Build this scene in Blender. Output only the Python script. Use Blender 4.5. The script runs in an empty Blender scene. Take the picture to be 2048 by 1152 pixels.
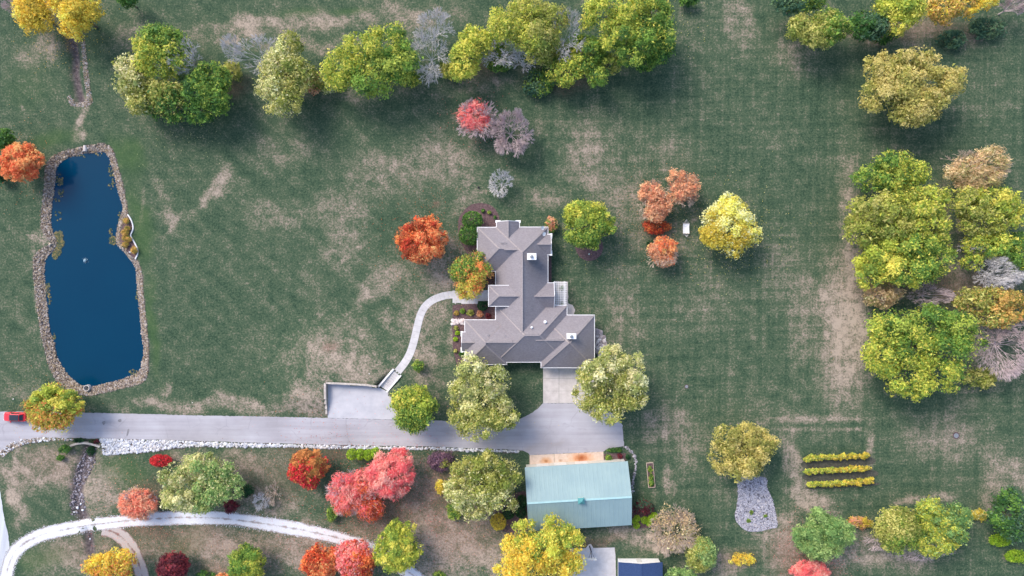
import bpy, math, random
import numpy as np
from mathutils import Vector

# ------------------------------------------------------------------ camera, sky, sun, exposure
H = 130.0            # camera height, metres
S = 0.1              # metres per photograph pixel on the ground
sc = bpy.context.scene
cd = bpy.data.cameras.new('camera'); cam = bpy.data.objects.new('camera', cd)
sc.collection.objects.link(cam); sc.camera = cam
cam.location = (0, 0, H); cam.rotation_euler = (0, 0, 0)
cd.sensor_fit = 'HORIZONTAL'; cd.angle = 2 * math.atan(102.4 / H)
cd.clip_start = 1; cd.clip_end = 8000
sc.render.resolution_x = 1024; sc.render.resolution_y = 576

SUN_AZ = math.atan2(-0.68, 0.74)     # from +Y towards +X: light comes from the upper left of the picture
SUN_EL = math.radians(43)
world = bpy.data.worlds.new('World'); sc.world = world; world.use_nodes = True
wn = world.node_tree.nodes; wl = world.node_tree.links
sky = wn.new('ShaderNodeTexSky'); sky.sky_type = 'NISHITA'; sky.sun_disc = False
sky.sun_elevation = SUN_EL; sky.sun_rotation = SUN_AZ
sky.air_density = 1.0; sky.dust_density = 2.2; sky.ozone_density = 0.7
wl.new(sky.outputs[0], wn['Background'].inputs[0]); wn['Background'].inputs[1].default_value = 0.145
sd = bpy.data.lights.new('sun', 'SUN'); sun = bpy.data.objects.new('sun', sd); sc.collection.objects.link(sun)
sd.energy = 1.5; sd.angle = math.radians(25); sd.color = (1.0, 0.91, 0.79)
sdir = Vector((math.sin(SUN_AZ) * math.cos(SUN_EL), math.cos(SUN_AZ) * math.cos(SUN_EL), math.sin(SUN_EL)))
sun.rotation_euler = sdir.to_track_quat('Z', 'Y').to_euler(); sun.location = (-60, 80, 120)
sc.view_settings.view_transform = 'Standard'; sc.view_settings.look = 'None'
sc.view_settings.gamma = 1.0; sc.view_settings.use_curve_mapping = False
sc.view_settings.exposure = 1.15

# ------------------------------------------------------------------ helpers
C = sc.collection
rng = np.random.default_rng(7)
random.seed(7)
def W(px, py, z=0.0):
    k = (H - z) / H * S
    return ((px - 1024) * k, (576 - py) * k, z)
def W2(pts, z=0.0):
    return np.array([W(p[0], p[1], z)[:2] for p in pts])
def lin(c):
    c = np.asarray(c, float) / 255.0
    return np.where(c <= 0.04045, c / 12.92, ((c + 0.055) / 1.055) ** 2.4)
def tag(o, label=None, cat=None, group=None, kind=None):
    if label: o['label'] = label
    if cat: o['category'] = cat
    if group: o['group'] = group
    if kind: o['kind'] = kind
    return o
def empty(name, loc, label=None, cat=None, group=None, rz=0.0):
    o = bpy.data.objects.new(name, None); C.objects.link(o)
    o.location = loc; o.rotation_euler = (0, 0, rz); o.empty_display_size = 0.3
    return tag(o, label, cat, group)
def link(name, me, mat=None, parent=None, loc=None):
    o = bpy.data.objects.new(name, me); C.objects.link(o)
    if mat is not None and len(me.materials) == 0: me.materials.append(mat)
    if parent is not None: o.parent = parent
    if loc is not None: o.location = loc
    return o
def np_mesh(name, V, F, col=None, smooth=False, attrs=None, uv=None):
    """V (n,3), F (m,k): fast mesh of equal-sided faces"""
    V = np.asarray(V, np.float32); F = np.asarray(F, np.int32)
    me = bpy.data.meshes.new(name); m, k = F.shape
    me.vertices.add(len(V)); me.vertices.foreach_set('co', V.ravel())
    me.loops.add(m * k); me.loops.foreach_set('vertex_index', F.ravel())
    me.polygons.add(m); me.polygons.foreach_set('loop_start', np.arange(0, m * k, k, dtype=np.int32))
    if smooth: me.polygons.foreach_set('use_smooth', np.ones(m, bool))
    if col is not None:
        a = me.color_attributes.new('Col', 'FLOAT_COLOR', 'POINT')
        c4 = np.ones((len(V), 4), np.float32); c4[:, :3] = col; a.data.foreach_set('color', c4.ravel())
    for nm, arr in (attrs or {}).items():
        a = me.attributes.new(nm, 'FLOAT', 'POINT'); a.data.foreach_set('value', np.asarray(arr, np.float32))
    me.update(calc_edges=True)
    if not smooth: me.shade_flat() if hasattr(me, 'shade_flat') else None
    return me
class MB:
    """collects boxes / prisms / tubes and links them as ONE mesh"""
    def __init__(s): s.v = []; s.f = []
    def add(s, v, f):
        n = len(s.v); s.v += [tuple(p) for p in v]; s.f += [tuple(i + n for i in q) for q in f]; return s
    def box(s, x0, y0, z0, x1, y1, z1, T=None):
        v = [(x0,y0,z0),(x1,y0,z0),(x1,y1,z0),(x0,y1,z0),(x0,y0,z1),(x1,y0,z1),(x1,y1,z1),(x0,y1,z1)]
        if T: v = [T(p) for p in v]
        return s.add(v, [(0,3,2,1),(4,5,6,7),(0,1,5,4),(1,2,6,5),(2,3,7,6),(3,0,4,7)])
    def prism(s, pts, z0, z1):
        """pts: ccw outline (x,y); z0,z1 numbers"""
        n = len(pts); a = sum(pts[i][0]*pts[(i+1)%n][1]-pts[(i+1)%n][0]*pts[i][1] for i in range(n))
        if a < 0: pts = pts[::-1]
        v = [(p[0],p[1],z0) for p in pts] + [(p[0],p[1],z1) for p in pts]
        return s.add(v, [tuple(range(n-1,-1,-1)), tuple(range(n,2*n))] + [(i,(i+1)%n,n+(i+1)%n,n+i) for i in range(n)])
    def beam(s, a, b, w, h, up=(0,0,1)):
        a = Vector(a); b = Vector(b); d = (b-a).normalized(); u = Vector(up)
        sd_ = d.cross(u)
        if sd_.length < 1e-4: sd_ = Vector((1,0,0))
        sd_.normalize(); u = sd_.cross(d).normalized()
        v = []
        for p in (a, b):
            for i, j in ((-1,-1),(1,-1),(1,1),(-1,1)): v.append(tuple(p + sd_*(w/2*i) + u*(h/2*j)))
        return s.add(v, [(0,1,2,3),(7,6,5,4),(0,4,5,1),(1,5,6,2),(2,6,7,3),(3,7,4,0)])
    def tube(s, a, b, r0, r1=None, n=8, caps=True):
        r1 = r0 if r1 is None else r1
        a = Vector(a); b = Vector(b); d = (b-a).normalized()
        t = d.cross(Vector((0,0,1)));  t = Vector((1,0,0)) if t.length < 1e-4 else t.normalized(); u = d.cross(t)
        v = [tuple(p + (t*math.cos(2*math.pi*i/n)+u*math.sin(2*math.pi*i/n))*r) for p, r in ((a,r0),(b,r1)) for i in range(n)]
        f = [(i,(i+1)%n,n+(i+1)%n,n+i) for i in range(n)]
        if caps: f += [tuple(range(n-1,-1,-1)), tuple(range(n,2*n))]
        return s.add(v, f)
    def mesh(s, name, smooth=False):
        me = bpy.data.meshes.new(name); me.from_pydata(s.v, [], s.f); me.validate(); me.update()
        if smooth: me.polygons.foreach_set('use_smooth', np.ones(len(me.polygons), bool))
        return me
    def build(s, name, mat, parent=None, loc=None, smooth=False):
        return link(name, s.mesh(name, smooth), mat, parent, loc)
def catmull(pts, closed=False, n=6):
    P = np.array(pts, float); m = len(P); out = []
    rg = range(m) if closed else range(m-1)
    for i in rg:
        if closed: p0,p1,p2,p3 = P[(i-1)%m],P[i],P[(i+1)%m],P[(i+2)%m]
        else: p0,p1,p2,p3 = P[max(i-1,0)],P[i],P[i+1],P[min(i+2,m-1)]
        for k in range(n):
            t = k/n
            out.append(0.5*((2*p1)+(-p0+p2)*t+(2*p0-5*p1+4*p2-p3)*t*t+(-p0+3*p1-3*p2+p3)*t**3))
    if not closed: out.append(P[-1])
    return np.array(out)
def inside(P, X, Y):
    P = np.asarray(P); r = np.zeros(X.shape, bool); n = len(P)
    for i in range(n):
        x1,y1 = P[i]; x2,y2 = P[(i+1)%n]
        if y1 == y2: continue
        c = ((y1 > Y) != (y2 > Y)) & (X < (x2-x1)*(Y-y1)/(y2-y1)+x1)
        r ^= c
    return r
def pdist(P, X, Y, closed=True):
    P = np.asarray(P); d = np.full(X.shape, 1e9); n = len(P)
    for i in range(n if closed else n-1):
        x1,y1 = P[i]; x2,y2 = P[(i+1)%n]; dx,dy = x2-x1,y2-y1; L = dx*dx+dy*dy+1e-12
        t = np.clip(((X-x1)*dx+(Y-y1)*dy)/L, 0, 1)
        d = np.minimum(d, np.hypot(X-x1-t*dx, Y-y1-t*dy))
    return d
def sstep(t):
    t = np.clip(t, 0, 1); return t*t*(3-2*t)

# ------------------------------------------------------------------ materials
class NT:
    def __init__(s, m): s.t = m.node_tree; s.n = s.t.nodes; s.b = s.n['Principled BSDF']
    def new(s, t, **k):
        x = s.n.new(t)
        for a, v in k.items(): setattr(x, a, v)
        return x
    def L(s, a, b): s.t.links.new(a, b)
    def pos(s): return s.new('ShaderNodeNewGeometry').outputs['Position']
    def noise(s, scale, detail=3, rough=0.6, vec=None, lac=2.0):
        x = s.new('ShaderNodeTexNoise'); x.inputs['Scale'].default_value = scale
        x.inputs['Detail'].default_value = detail; x.inputs['Roughness'].default_value = rough
        s.L(vec if vec is not None else s.pos(), x.inputs['Vector']); return x.outputs['Fac']
    def math(s, op, a, b=None, clamp=False):
        x = s.new('ShaderNodeMath', operation=op, use_clamp=clamp)
        for i, v in enumerate((a, b)):
            if v is None: continue
            if isinstance(v, (int, float)): x.inputs[i].default_value = v
            else: s.L(v, x.inputs[i])
        return x.outputs[0]
    def ramp(s, fac, stops, interp='LINEAR'):
        x = s.new('ShaderNodeValToRGB'); x.color_ramp.interpolation = interp
        e = x.color_ramp.elements
        while len(e) < len(stops): e.new(0.5)
        for i, (p, c) in enumerate(stops):
            e[i].position = p; e[i].color = (c[0], c[1], c[2], 1) if hasattr(c, '__len__') else (c, c, c, 1)
        s.L(fac, x.inputs[0]); return x.outputs[0]
    def mix(s, fac, a, b, mode='MIX'):
        x = s.new('ShaderNodeMix', data_type='RGBA', blend_type=mode)
        for i, v in ((0, fac), (6, a), (7, b)):
            if isinstance(v, (int, float)): x.inputs[i].default_value = v
            elif hasattr(v, '__len__'): x.inputs[i].default_value = (v[0], v[1], v[2], 1)
            else: s.L(v, x.inputs[i])
        return x.outputs[2]
    def scale(s, vec, sc_, rot=0.0):
        x = s.new('ShaderNodeMapping', vector_type='TEXTURE'); x.inputs['Scale'].default_value = [1/(q or 1) for q in sc_]; x.inputs['Rotation'].default_value = (0,0,rot)
        s.L(vec, x.inputs[0]); return x.outputs[0]
    def bump(s, h, strength=0.4, dist=0.05):
        x = s.new('ShaderNodeBump'); x.inputs['Strength'].default_value = strength; x.inputs['Distance'].default_value = dist
        s.L(h, x.inputs['Height']); s.L(x.outputs[0], s.b.inputs['Normal'])
    def attr(s, nm, out='Fac'):
        x = s.new('ShaderNodeAttribute', attribute_name=nm); return x.outputs[out]
def mat(name, rough=0.8, spec=0.3, metal=0.0, col=None):
    m = bpy.data.materials.new(name); m.use_nodes = True; t = NT(m)
    t.b.inputs['Roughness'].default_value = rough; t.b.inputs['Metallic'].default_value = metal
    t.b.inputs['Specular IOR Level'].default_value = spec
    if col is not None: t.b.inputs['Base Color'].default_value = (*col, 1)
    return m, t
def mottled(name, stops, scale=1.5, detail=5, rough=0.85, bump=0.3, bscale=None, spec=0.25, metal=0.0):
    m, t = mat(name, rough, spec, metal)
    t.L(t.ramp(t.noise(scale, detail, 0.65), stops), t.b.inputs['Base Color'])
    if bump: t.bump(t.noise(bscale or scale*6, 3), bump)
    return m
def vcol(name, rough=0.7, trans=0.0, jitter=0.0, spec=0.2):
    m, t = mat(name, rough, spec); c = t.attr('Col', 'Color')
    t.L(c, t.b.inputs['Base Color'])
    if trans:
        tb = t.new('ShaderNodeBsdfTranslucent'); t.L(c, tb.inputs[0])
        mx = t.new('ShaderNodeMixShader'); mx.inputs[0].default_value = trans
        t.L(t.b.outputs[0], mx.inputs[1]); t.L(tb.outputs[0], mx.inputs[2])
        t.L(mx.outputs[0], t.n['Material Output'].inputs[0])
    return m
M = {}
M['leaf'] = vcol('leaf', 0.65, 0.42)
M['needle'] = vcol('needle', 0.7, 0.12)
M['stone_mix'] = vcol('stone_mix', 0.9)
M['soil'] = mottled('soil', [(0.3,(0.035,0.042,0.034)),(0.55,(0.075,0.074,0.060)),(0.75,(0.13,0.12,0.10))], 2.0, 7, 0.95, 0.8, 8)  # soil of the vineyard strips, darkened to include the vine rows' shade
M['bark'] = mottled('bark', [(0.3,(0.07,0.055,0.045)),(0.7,(0.17,0.14,0.12))], 6, 4, 0.95, 0.5)
M['pale_bark'] = mottled('pale_bark', [(0.3,(0.48,0.46,0.47)),(0.7,(0.68,0.66,0.67))], 3, 3, 0.95, 0)
M['pink_bark'] = mottled('pink_bark', [(0.3,(0.42,0.33,0.34)),(0.7,(0.58,0.48,0.49))], 3, 3, 0.95, 0)
M['tan_bark'] = mottled('tan_bark', [(0.3,(0.40,0.31,0.25)),(0.7,(0.56,0.46,0.38))], 3, 3, 0.95, 0)
M['mulch'] = mottled('mulch', [(0.3,(0.055,0.036,0.042)),(0.55,(0.125,0.078,0.082)),(0.75,(0.21,0.15,0.14))], 3.0, 8, 0.95, 0.8, 9)
M['concrete'] = mottled('concrete', [(0.3,(0.40,0.365,0.355)),(0.7,(0.56,0.52,0.51))], 0.7, 7, 0.9, 0.15)
M['pale_concrete'] = mottled('pale_concrete', [(0.3,(0.41,0.395,0.41)),(0.7,(0.56,0.545,0.56))], 0.8, 6, 0.9, 0.15)
M['cap_stone'] = mottled('cap_stone', [(0.3,(0.34,0.30,0.27)),(0.7,(0.54,0.49,0.45))], 2.2, 5, 0.9, 0.5)
M['white_trim'] = mottled('white_trim', [(0.3,(0.70,0.70,0.72)),(0.7,(0.82,0.82,0.83))], 2, 3, 0.5, 0)
M['white_metal'] = mottled('white_metal', [(0.3,(0.66,0.68,0.72)),(0.7,(0.80,0.81,0.84))], 3, 4, 0.4, 0)
M['siding'] = mottled('siding', [(0.3,(0.42,0.39,0.36)),(0.7,(0.52,0.49,0.46))], 1, 4, 0.8, 0)
M['black_metal'] = mottled('black_metal', [(0.3,(0.015,0.015,0.018)),(0.7,(0.04,0.04,0.045))], 4, 3, 0.5, 0)
M['glass'], _ = mat('glass', 0.06, 0.6, col=(0.02,0.025,0.035))
M['dark_hole'], _ = mat('dark_hole', 0.9, 0.1, col=(0.008,0.008,0.01))
M['door'] = mottled('door', [(0.3,(0.55,0.54,0.52)),(0.7,(0.66,0.65,0.63))], 2, 3, 0.6, 0)
# ------------------------------------------------------------------ traced outlines (photograph pixels)
POND_OUT = [(170,292),(188,289),(205,287),(222,295),(231,315),(238,340),(246,370),(252,400),(256,428),(252,440),(243,455),(239,470),(241,486),(250,499),(262,512),(273,518),(279,530),(284,549),(287,588),(291,627),(294,659),(297,689),(297,734),(293,755),(281,767),(252,775),(215,784),(182,791),(166,790),(148,784),(133,777),(117,765),(105,747),(96,726),(91,704),(84,679),(78,640),(72,596),(68,557),(67,534),(69,512),(78,500),(92,494),(101,486),(97,478),(86,463),(81,452),(82,440),(84,416),(88,377),(89,349),(92,332),(102,316),(121,304),(145,298),(160,294)]
POND_IN = [(174,304),(205,303),(215,312),(219,326),(225,345),(232,375),(238,396),(243,414),(240,428),(233,450),(230,469),(232,487),(244,502),(262,524),(269,540),(272,573),(275,600),(277,627),(280,659),(282,679),(285,704),(281,726),(277,741),(262,752),(230,763),(195,771),(172,775),(152,767),(135,753),(121,734),(111,714),(104,687),(96,660),(92,620),(88,596),(86,565),(85,538),(88,518),(98,506),(106,499),(109,483),(102,463),(98,446),(98,435),(100,410),(104,385),(107,357),(109,338),(117,324),(133,314),(152,308),(166,305)]
PAD = [(655,766),(700,768),(740,771),(757,774),(773,782),(785,797),(797,822),(803,842),(655,840)]
DITCH = [(178,893),(172,915),(160,950),(152,985),(156,1015),(165,1035)]
DITCH2 = [(175,1062),(178,1085),(180,1105)]
CREEK = [(138,60),(147,95),(151,120),(149,145),(154,172),(160,200)]
pond_out = catmull(POND_OUT, True, 4); pond_in = catmull(POND_IN, True, 4)
wo, wi = W2(pond_out), W2(pond_in); wpad = W2(PAD)
def ground_h(X, Y):
    X = np.asarray(X, float); Y = np.asarray(Y, float)
    PX = X/S + 1024; PY = 576 - Y/S
    z = np.zeros(X.shape)
    near = (PX > 480) & (PX < 990) & (PY > 560) & (PY < 850)
    if near.any():
        d = pdist(wpad, X[near], Y[near]); ins = inside(wpad, X[near], Y[near])
        h = 1.25*sstep(1-d/17.0)*sstep((838-PY[near])/50.0)
        # keep the house terrace level
        h *= sstep((905-PX[near])/60.0)
        h[ins] = -0.03
        Q = W2([(784,735),(806,753),(777,787),(753,771)]); si = inside(Q, X[near], Y[near])
        A_ = np.array(W(794.5,745)[:2]); B_ = np.array(W(766.5,777)[:2]); D_ = B_-A_
        f_ = np.clip(((X[near]-A_[0])*D_[0]+(Y[near]-A_[1])*D_[1])/(D_@D_), 0, 1)
        h = np.where(si, np.minimum(h, 1.12*(1-f_)-.2), h); z[near] = h
    near = (PX > 40) & (PX < 330) & (PY > 260) & (PY < 820)
    if near.any():
        io = inside(wo, X[near], Y[near]); ii = inside(wi, X[near], Y[near])
        do = pdist(wo, X[near], Y[near]); di = pdist(wi, X[near], Y[near])
        h = np.where(io, -0.5*do/(do+di+1e-6), 0); h = np.where(ii, -0.5-np.minimum(di*0.55, 1.6), h); z[near] = h
    for P, wd, dp in ((DITCH, 2.2, 0.7), (DITCH2, 1.6, 0.6), (CREEK, 1.7, 0.6)):
        d = pdist(W2(P), X, Y, False); z = z - dp*sstep(1-d/wd)
    return z
def gz(px, py):
    x, y, _ = W(px, py); return float(ground_h(np.array([x]), np.array([y]))[0])

# ------------------------------------------------------------------ ground
fx = np.arange(-104, 104.01, 0.4); fy = np.arange(-60, 60.01, 0.4)
ox = np.array([-4000,-1500,-700,-350,-200,-150,-125,-112]); oy = np.array([-4000,-1500,-700,-350,-200,-130,-90,-70,-64])
xs = np.concatenate([ox, fx, -ox[::-1]]); ys = np.concatenate([oy, fy, -oy[::-1]])
GX, GY = np.meshgrid(xs, ys); gx = GX.ravel(); gy = GY.ravel()
zg = ground_h(gx, gy)
pxg = gx/S+1024; pyg = 576-gy/S
def wav(seed, lam, n=7):
    g = np.random.default_rng(seed); r = 0
    for _ in range(n):
        a = g.uniform(0, 6.28); l = lam*g.uniform(.5, 1.8); r = r+np.sin((GX0*np.cos(a)+GY0*np.sin(a))*6.28/l+g.uniform(0, 6.28))
    return r/math.sqrt(n)
GX0, GY0 = pxg.copy(), pyg.copy()
pxg = GX0+wav(1, 150)*8+wav(2, 50)*4; pyg = GY0+wav(3, 150)*8+wav(4, 50)*4
def blob(L):
    r = np.zeros(gx.shape)
    for cx, cy, rx, ry, a, amt in L:
        c, s_ = math.cos(math.radians(a)), math.sin(math.radians(a))
        qx, qy = (GX0, GY0) if min(rx, ry) < 13 else (pxg, pyg)
        u = ((qx-cx)*c+(qy-cy)*s_)/rx; v = (-(qx-cx)*s_+(qy-cy)*c)/ry
        r = np.maximum(r, amt*sstep(1.25-np.hypot(u, v)))
    return r
DRY = [(690,725,120,80,0,.85),(850,715,45,90,0,.85),(615,795,60,45,0,.95),(875,555,60,55,0,.8),(880,500,60,60,0,.6),(930,400,60,40,0,.7),(330,1095,120,50,0,.6),(1690,650,66,200,0,1.2),(1700,420,30,170,0,.6),(1610,620,70,110,0,.45),(1560,560,60,120,0,.3),(1250,640,45,160,0,.4),
 (870,330,130,70,0,.62),(760,340,110,55,-10,.5),(690,470,60,110,30,.5),(770,560,80,30,-40,.6),(830,660,60,110,0,.6),(690,690,110,70,0,.55),
 (425,385,75,17,-48,.85),(350,445,45,6,-55,.75),(560,300,90,40,0,.4),(560,430,80,45,0,.5),(330,400,12,75,-22,.6),(340,430,12,40,-15,.7),(285,410,4,50,5,.55),(700,400,120,40,-25,.45),(700,510,60,10,-40,.75),(540,440,45,9,35,.6),
 (590,45,270,22,-3,.85),(460,75,110,22,0,.7),(830,30,110,40,0,.6),(640,88,200,18,-3,.55),(80,105,60,30,-20,.5),(270,75,60,40,0,.45),(960,170,90,25,0,.5),(690,185,180,18,0,.45),
 (1170,310,60,90,20,.6),(1090,395,60,30,0,.55),(1320,300,70,60,0,.35),(1480,50,45,80,0,.6),(1150,250,110,30,0,.3),(1420,600,70,100,0,.28),(1250,400,60,60,0,.4),
 (930,780,50,60,0,.35),(870,620,40,60,0,.6),(860,740,40,60,0,.5),(905,700,14,70,0,.6),
 (450,812,260,20,0,.75),(610,800,45,45,0,.75),(322,778,24,14,-40,1.0),(300,812,60,18,0,.8),(60,795,60,20,0,.6),
 (82,482,22,24,0,1.0),(70,560,5,90,-4,.7),(155,235,14,50,0,.8),(162,212,24,18,0,.95),(165,270,10,18,0,1.0),
 (90,935,110,60,0,.85),(30,970,14,110,-6,.95),(200,970,60,90,0,.85),(150,1110,110,60,0,.65),(45,215,4,10,-30,.9),
 (460,930,170,40,0,.6),(420,985,120,50,0,.45),(520,1010,120,50,0,.6),(480,1100,240,60,0,.85),(640,1090,130,60,0,.85),(880,1080,180,100,0,.9),(840,1000,70,110,0,.8),(1000,1110,80,60,0,.8),
 (1330,850,70,45,0,.6),(1620,838,140,9,0,.9),(1640,858,130,7,0,.8),(1590,935,22,90,-8,.75),(1620,1000,60,30,20,.85),(1850,1005,70,16,-4,.9),(1760,1100,150,50,0,.85),(1900,880,120,60,0,.5),(2010,960,60,90,0,.65),(1740,900,14,90,0,.6),
 (1270,1078,100,30,0,.8),(1430,1130,90,40,0,.7),(1560,1080,60,80,0,.8),(1345,960,18,30,0,.7),(1370,880,60,70,0,.45),(1930,600,100,260,0,.5),(1800,60,250,40,0,.5),(1600,110,60,50,0,.5),
 (1200,360,60,60,0,.55),(1320,450,90,120,0,.3),(1540,830,100,60,0,.3)]
LIT = [(640,905,120,14,0,.7),(715,890,80,12,0,.5),(790,1010,130,70,0,.75),(880,1010,60,110,0,.8),(930,1060,120,70,0,.6),(300,1058,90,22,0,.8),(290,1000,60,45,0,.6),(470,1140,90,25,0,.6),(660,1110,90,60,0,.6),(560,1090,150,40,0,.35),(1590,1105,60,50,0,.8),(1630,1130,60,40,0,.9),
 (662,695,16,17,0,.85),(873,408,10,9,0,.75),(1310,470,40,40,0,.3),(1190,1090,60,16,0,.7),(1090,1060,70,40,0,.5),(1860,570,170,40,0,.7),(1960,590,90,60,0,.7),(1880,400,20,60,0,.6),(1800,60,200,30,0,.6),(1130,150,90,35,0,.6),(960,140,60,30,0,.5),(470,170,40,25,0,.7),(620,160,40,25,0,.5),(280,895,30,14,0,.3),(380,1085,170,45,0,.55),(530,960,120,60,0,.4),(100,930,100,50,0,.35),(180,1100,110,40,0,.35),(100,20,30,45,0,.8),(150,80,18,22,0,.9),(1470,1120,60,25,0,.4),(740,1040,80,40,0,.6)]
LUSH = [(250,310,30,60,-30,.8),(285,450,22,100,-8,.8),(306,650,16,120,-3,.8),(110,275,60,20,-15,.7),(350,870,220,10,2,.5),(600,25,60,12,-5,.5),(700,22,50,8,-5,.6),(250,935,60,40,0,.7),(90,1110,70,30,0,.7),(250,985,20,40,0,.5),(380,1090,50,30,0,.5),(50,170,60,60,0,.25),(1290,1010,20,60,0,.3)]
dry = blob(DRY)*(1+.22*wav(5, 90)); lit = blob(LIT); lush = blob(LUSH)
far = (np.abs(gx) > 104) | (np.abs(gy) > 60); dry[far] = 0.4
dbed = np.minimum(pdist(W2(DITCH), gx, gy, False)/1.5, pdist(W2(DITCH2), gx, gy, False)/1.1)
dbed = np.minimum(dbed, pdist(W2(CREEK), gx, gy, False)/0.9); mud = sstep(1.3-dbed)
bank = np.where(inside(wo, gx, gy) | inside(W2([(-2,905),(20,886),(45,879),(80,876),(140,876.5),(148,880),(110,880),(60,886),(30,896),(4,916)]), gx, gy) | inside(W2([(198,877.5),(400,883.5),(640,890.5),(860,895),(1038,901.5),(1040,905),(860,899.5),(640,896.5),(560,894),(400,893),(310,902),(260,906),(215,911),(205,893)]), gx, gy), 1.0, 0.0); mud = np.maximum(mud, bank)
nx, ny = len(xs), len(ys)
ii = np.arange(nx*ny).reshape(ny, nx)
F = np.stack([ii[:-1,:-1].ravel(), ii[:-1,1:].ravel(), ii[1:,1:].ravel(), ii[1:,:-1].ravel()], 1)
me = np_mesh('ground', np.stack([gx, gy, zg], 1), F, smooth=True, attrs={'mow': np.clip(.3+.7*sstep((GX0-950)/250), 0, 1), 'dry': dry, 'litter': lit, 'lush': lush, 'mud': mud})
gm, t = mat('lawn', 0.95, 0.15)
n_l = t.noise(0.09, 4, 0.6); n_m = t.noise(0.45, 6, 0.75); n_f = t.noise(2.6, 5, 0.85)
def cen(x, k): return t.math('MULTIPLY', t.math('SUBTRACT', x, 0.5), k)
wisp = t.ramp(t.noise(0.7, 7, 0.72), [(0.36,0.28),(0.5,0.44),(0.64,0.66)])
v = t.math('ADD', t.math('MULTIPLY', t.attr('dry'), wisp), cen(n_l, 0.4))
v = t.math('ADD', v, cen(n_m, 1.0)); v = t.math('ADD', v, cen(n_f, 2.05))
# mower and wheel lines, faint, in three directions
for rot, per, k in ((0.03, 0.8, .40), (1.55, 0.9, .38), (-0.75, 0.4, .45)):
    mp = t.scale(t.pos(), (1.0/45, per, 0.0), rot); c_n = cen(t.ramp(t.noise(1.0, 3, 0.6, mp), [(0.36,0.0),(0.64,1.0)]), k*.34); mw = t.attr('mow')
    v = t.math('ADD', v, t.math('MULTIPLY', c_n, mw if rot > 0 else t.math('SUBTRACT', 1.25, mw)))
v = t.math('ADD', v, 0.295, True)
grass = t.ramp(v, [(0.04,(0.025,0.052,0.031)),(0.24,(0.046,0.082,0.048)),(0.42,(0.080,0.110,0.065)),(0.56,(0.150,0.146,0.105)),(0.72,(0.252,0.210,0.168)),(0.94,(0.37,0.305,0.25))])
grass = t.mix(t.math('MULTIPLY', t.attr('lush'), t.math('MULTIPLY', n_m, 1.3), True), grass, (0.050,0.105,0.032))
lf = t.math('MULTIPLY', t.attr('litter'), t.ramp(t.noise(2.2, 6, 0.75), [(0.36,0.0),(0.6,1.0)]), True)
grass = t.mix(t.math('MULTIPLY', lf, 0.85), grass, t.ramp(t.noise(5, 3), [(0.3,(0.11,0.062,0.050)),(0.5,(0.20,0.105,0.085)),(0.7,(0.31,0.17,0.145))]))
mudc = t.ramp(t.noise(1.6, 7, 0.7), [(0.3,(0.03,0.026,0.028)),(0.5,(0.10,0.08,0.085)),(0.7,(0.24,0.20,0.19))])
grass = t.mix(t.attr('mud'), grass, mudc)
t.L(grass, t.b.inputs['Base Color']); t.bump(t.noise(7.0, 4, 0.8), 0.9, 0.12)
tag(link('ground', me, gm), kind='structure')

# ------------------------------------------------------------------ flat surfaces: roads, drive, paths
def sheet(name, pts, z, material, depth=0.12, kind='structure', parent=None, jag=0.0):
    P = W2(pts)
    if jag:
        Q = []
        for i in range(len(P)):
            a, b = P[i], P[(i+1) % len(P)]; n = max(1, int(np.hypot(*(b-a))/0.35))
            for k in range(n): Q.append(a+(b-a)*k/n + rng.normal(0, jag, 2))
        P = np.array(Q)
    o = MB().prism([tuple(p) for p in P], z-depth, z).build(name, material, parent)
    if kind and parent is None: o['kind'] = kind
    return o
# asphalt of the drive: pale, weathered, tyre-polished along its length
am, t = mat('drive_asphalt', 0.9, 0.2)
a1 = t.noise(0.10, 5, 0.6); a2 = t.noise(0.5, 5, 0.65, t.scale(t.pos(), (0.07, 1.6, 1))); a3 = t.noise(9, 3, 0.7)
v = t.math('ADD', t.math('MULTIPLY', a1, 0.5), t.math('MULTIPLY', a2, 0.4)); v = t.math('ADD', v, t.math('MULTIPLY', a3, 0.12))
dc = t.ramp(v, [(0.34,(0.245,0.230,0.250)),(0.5,(0.335,0.325,0.360)),(0.66,(0.42,0.415,0.46))])
vo = t.new('ShaderNodeTexVoronoi', feature='DISTANCE_TO_EDGE'); vo.inputs['Scale'].default_value = 0.22
wv = t.new('ShaderNodeVectorMath', operation='ADD'); nz = t.new('ShaderNodeTexNoise'); nz.inputs['Scale'].default_value = 0.6; t.L(t.pos(), nz.inputs['Vector'])
t.L(t.pos(), wv.inputs[0]); t.L(nz.outputs['Color'], wv.inputs[1]); t.L(wv.outputs[0], vo.inputs['Vector'])
cr_ = t.math('MULTIPLY', t.ramp(vo.outputs['Distance'], [(0.0,1.0),(0.028,0.0)]), t.ramp(t.noise(0.25, 3), [(0.45,0.0),(0.6,0.28)]))
dc = t.mix(cr_, dc, (0.17,0.16,0.17))
dc = t.mix(t.ramp(t.noise(0.16, 5, 0.7, t.scale(t.pos(), (0.45, 1.3, 1), 0.25)), [(0.56,0.0),(0.72,0.5)]), dc, (0.30,0.265,0.25))
t.L(dc, t.b.inputs['Base Color']); t.bump(t.noise(14, 2), 0.2, 0.02)
M['asphalt'] = am
M['pad'] = mottled('pad_concrete', [(0.3,(0.36,0.365,0.41)),(0.5,(0.43,0.43,0.47)),(0.7,(0.49,0.485,0.52))], 0.35, 7, 0.9, 0.15, 6)
pm, t = mat('dark_patch', 0.9, 0.2); t.L(t.ramp(t.noise(2, 4), [(0.3,(0.15,0.145,0.16)),(0.7,(0.26,0.25,0.27))]), t.b.inputs['Base Color']); M['patch'] = pm
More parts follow.
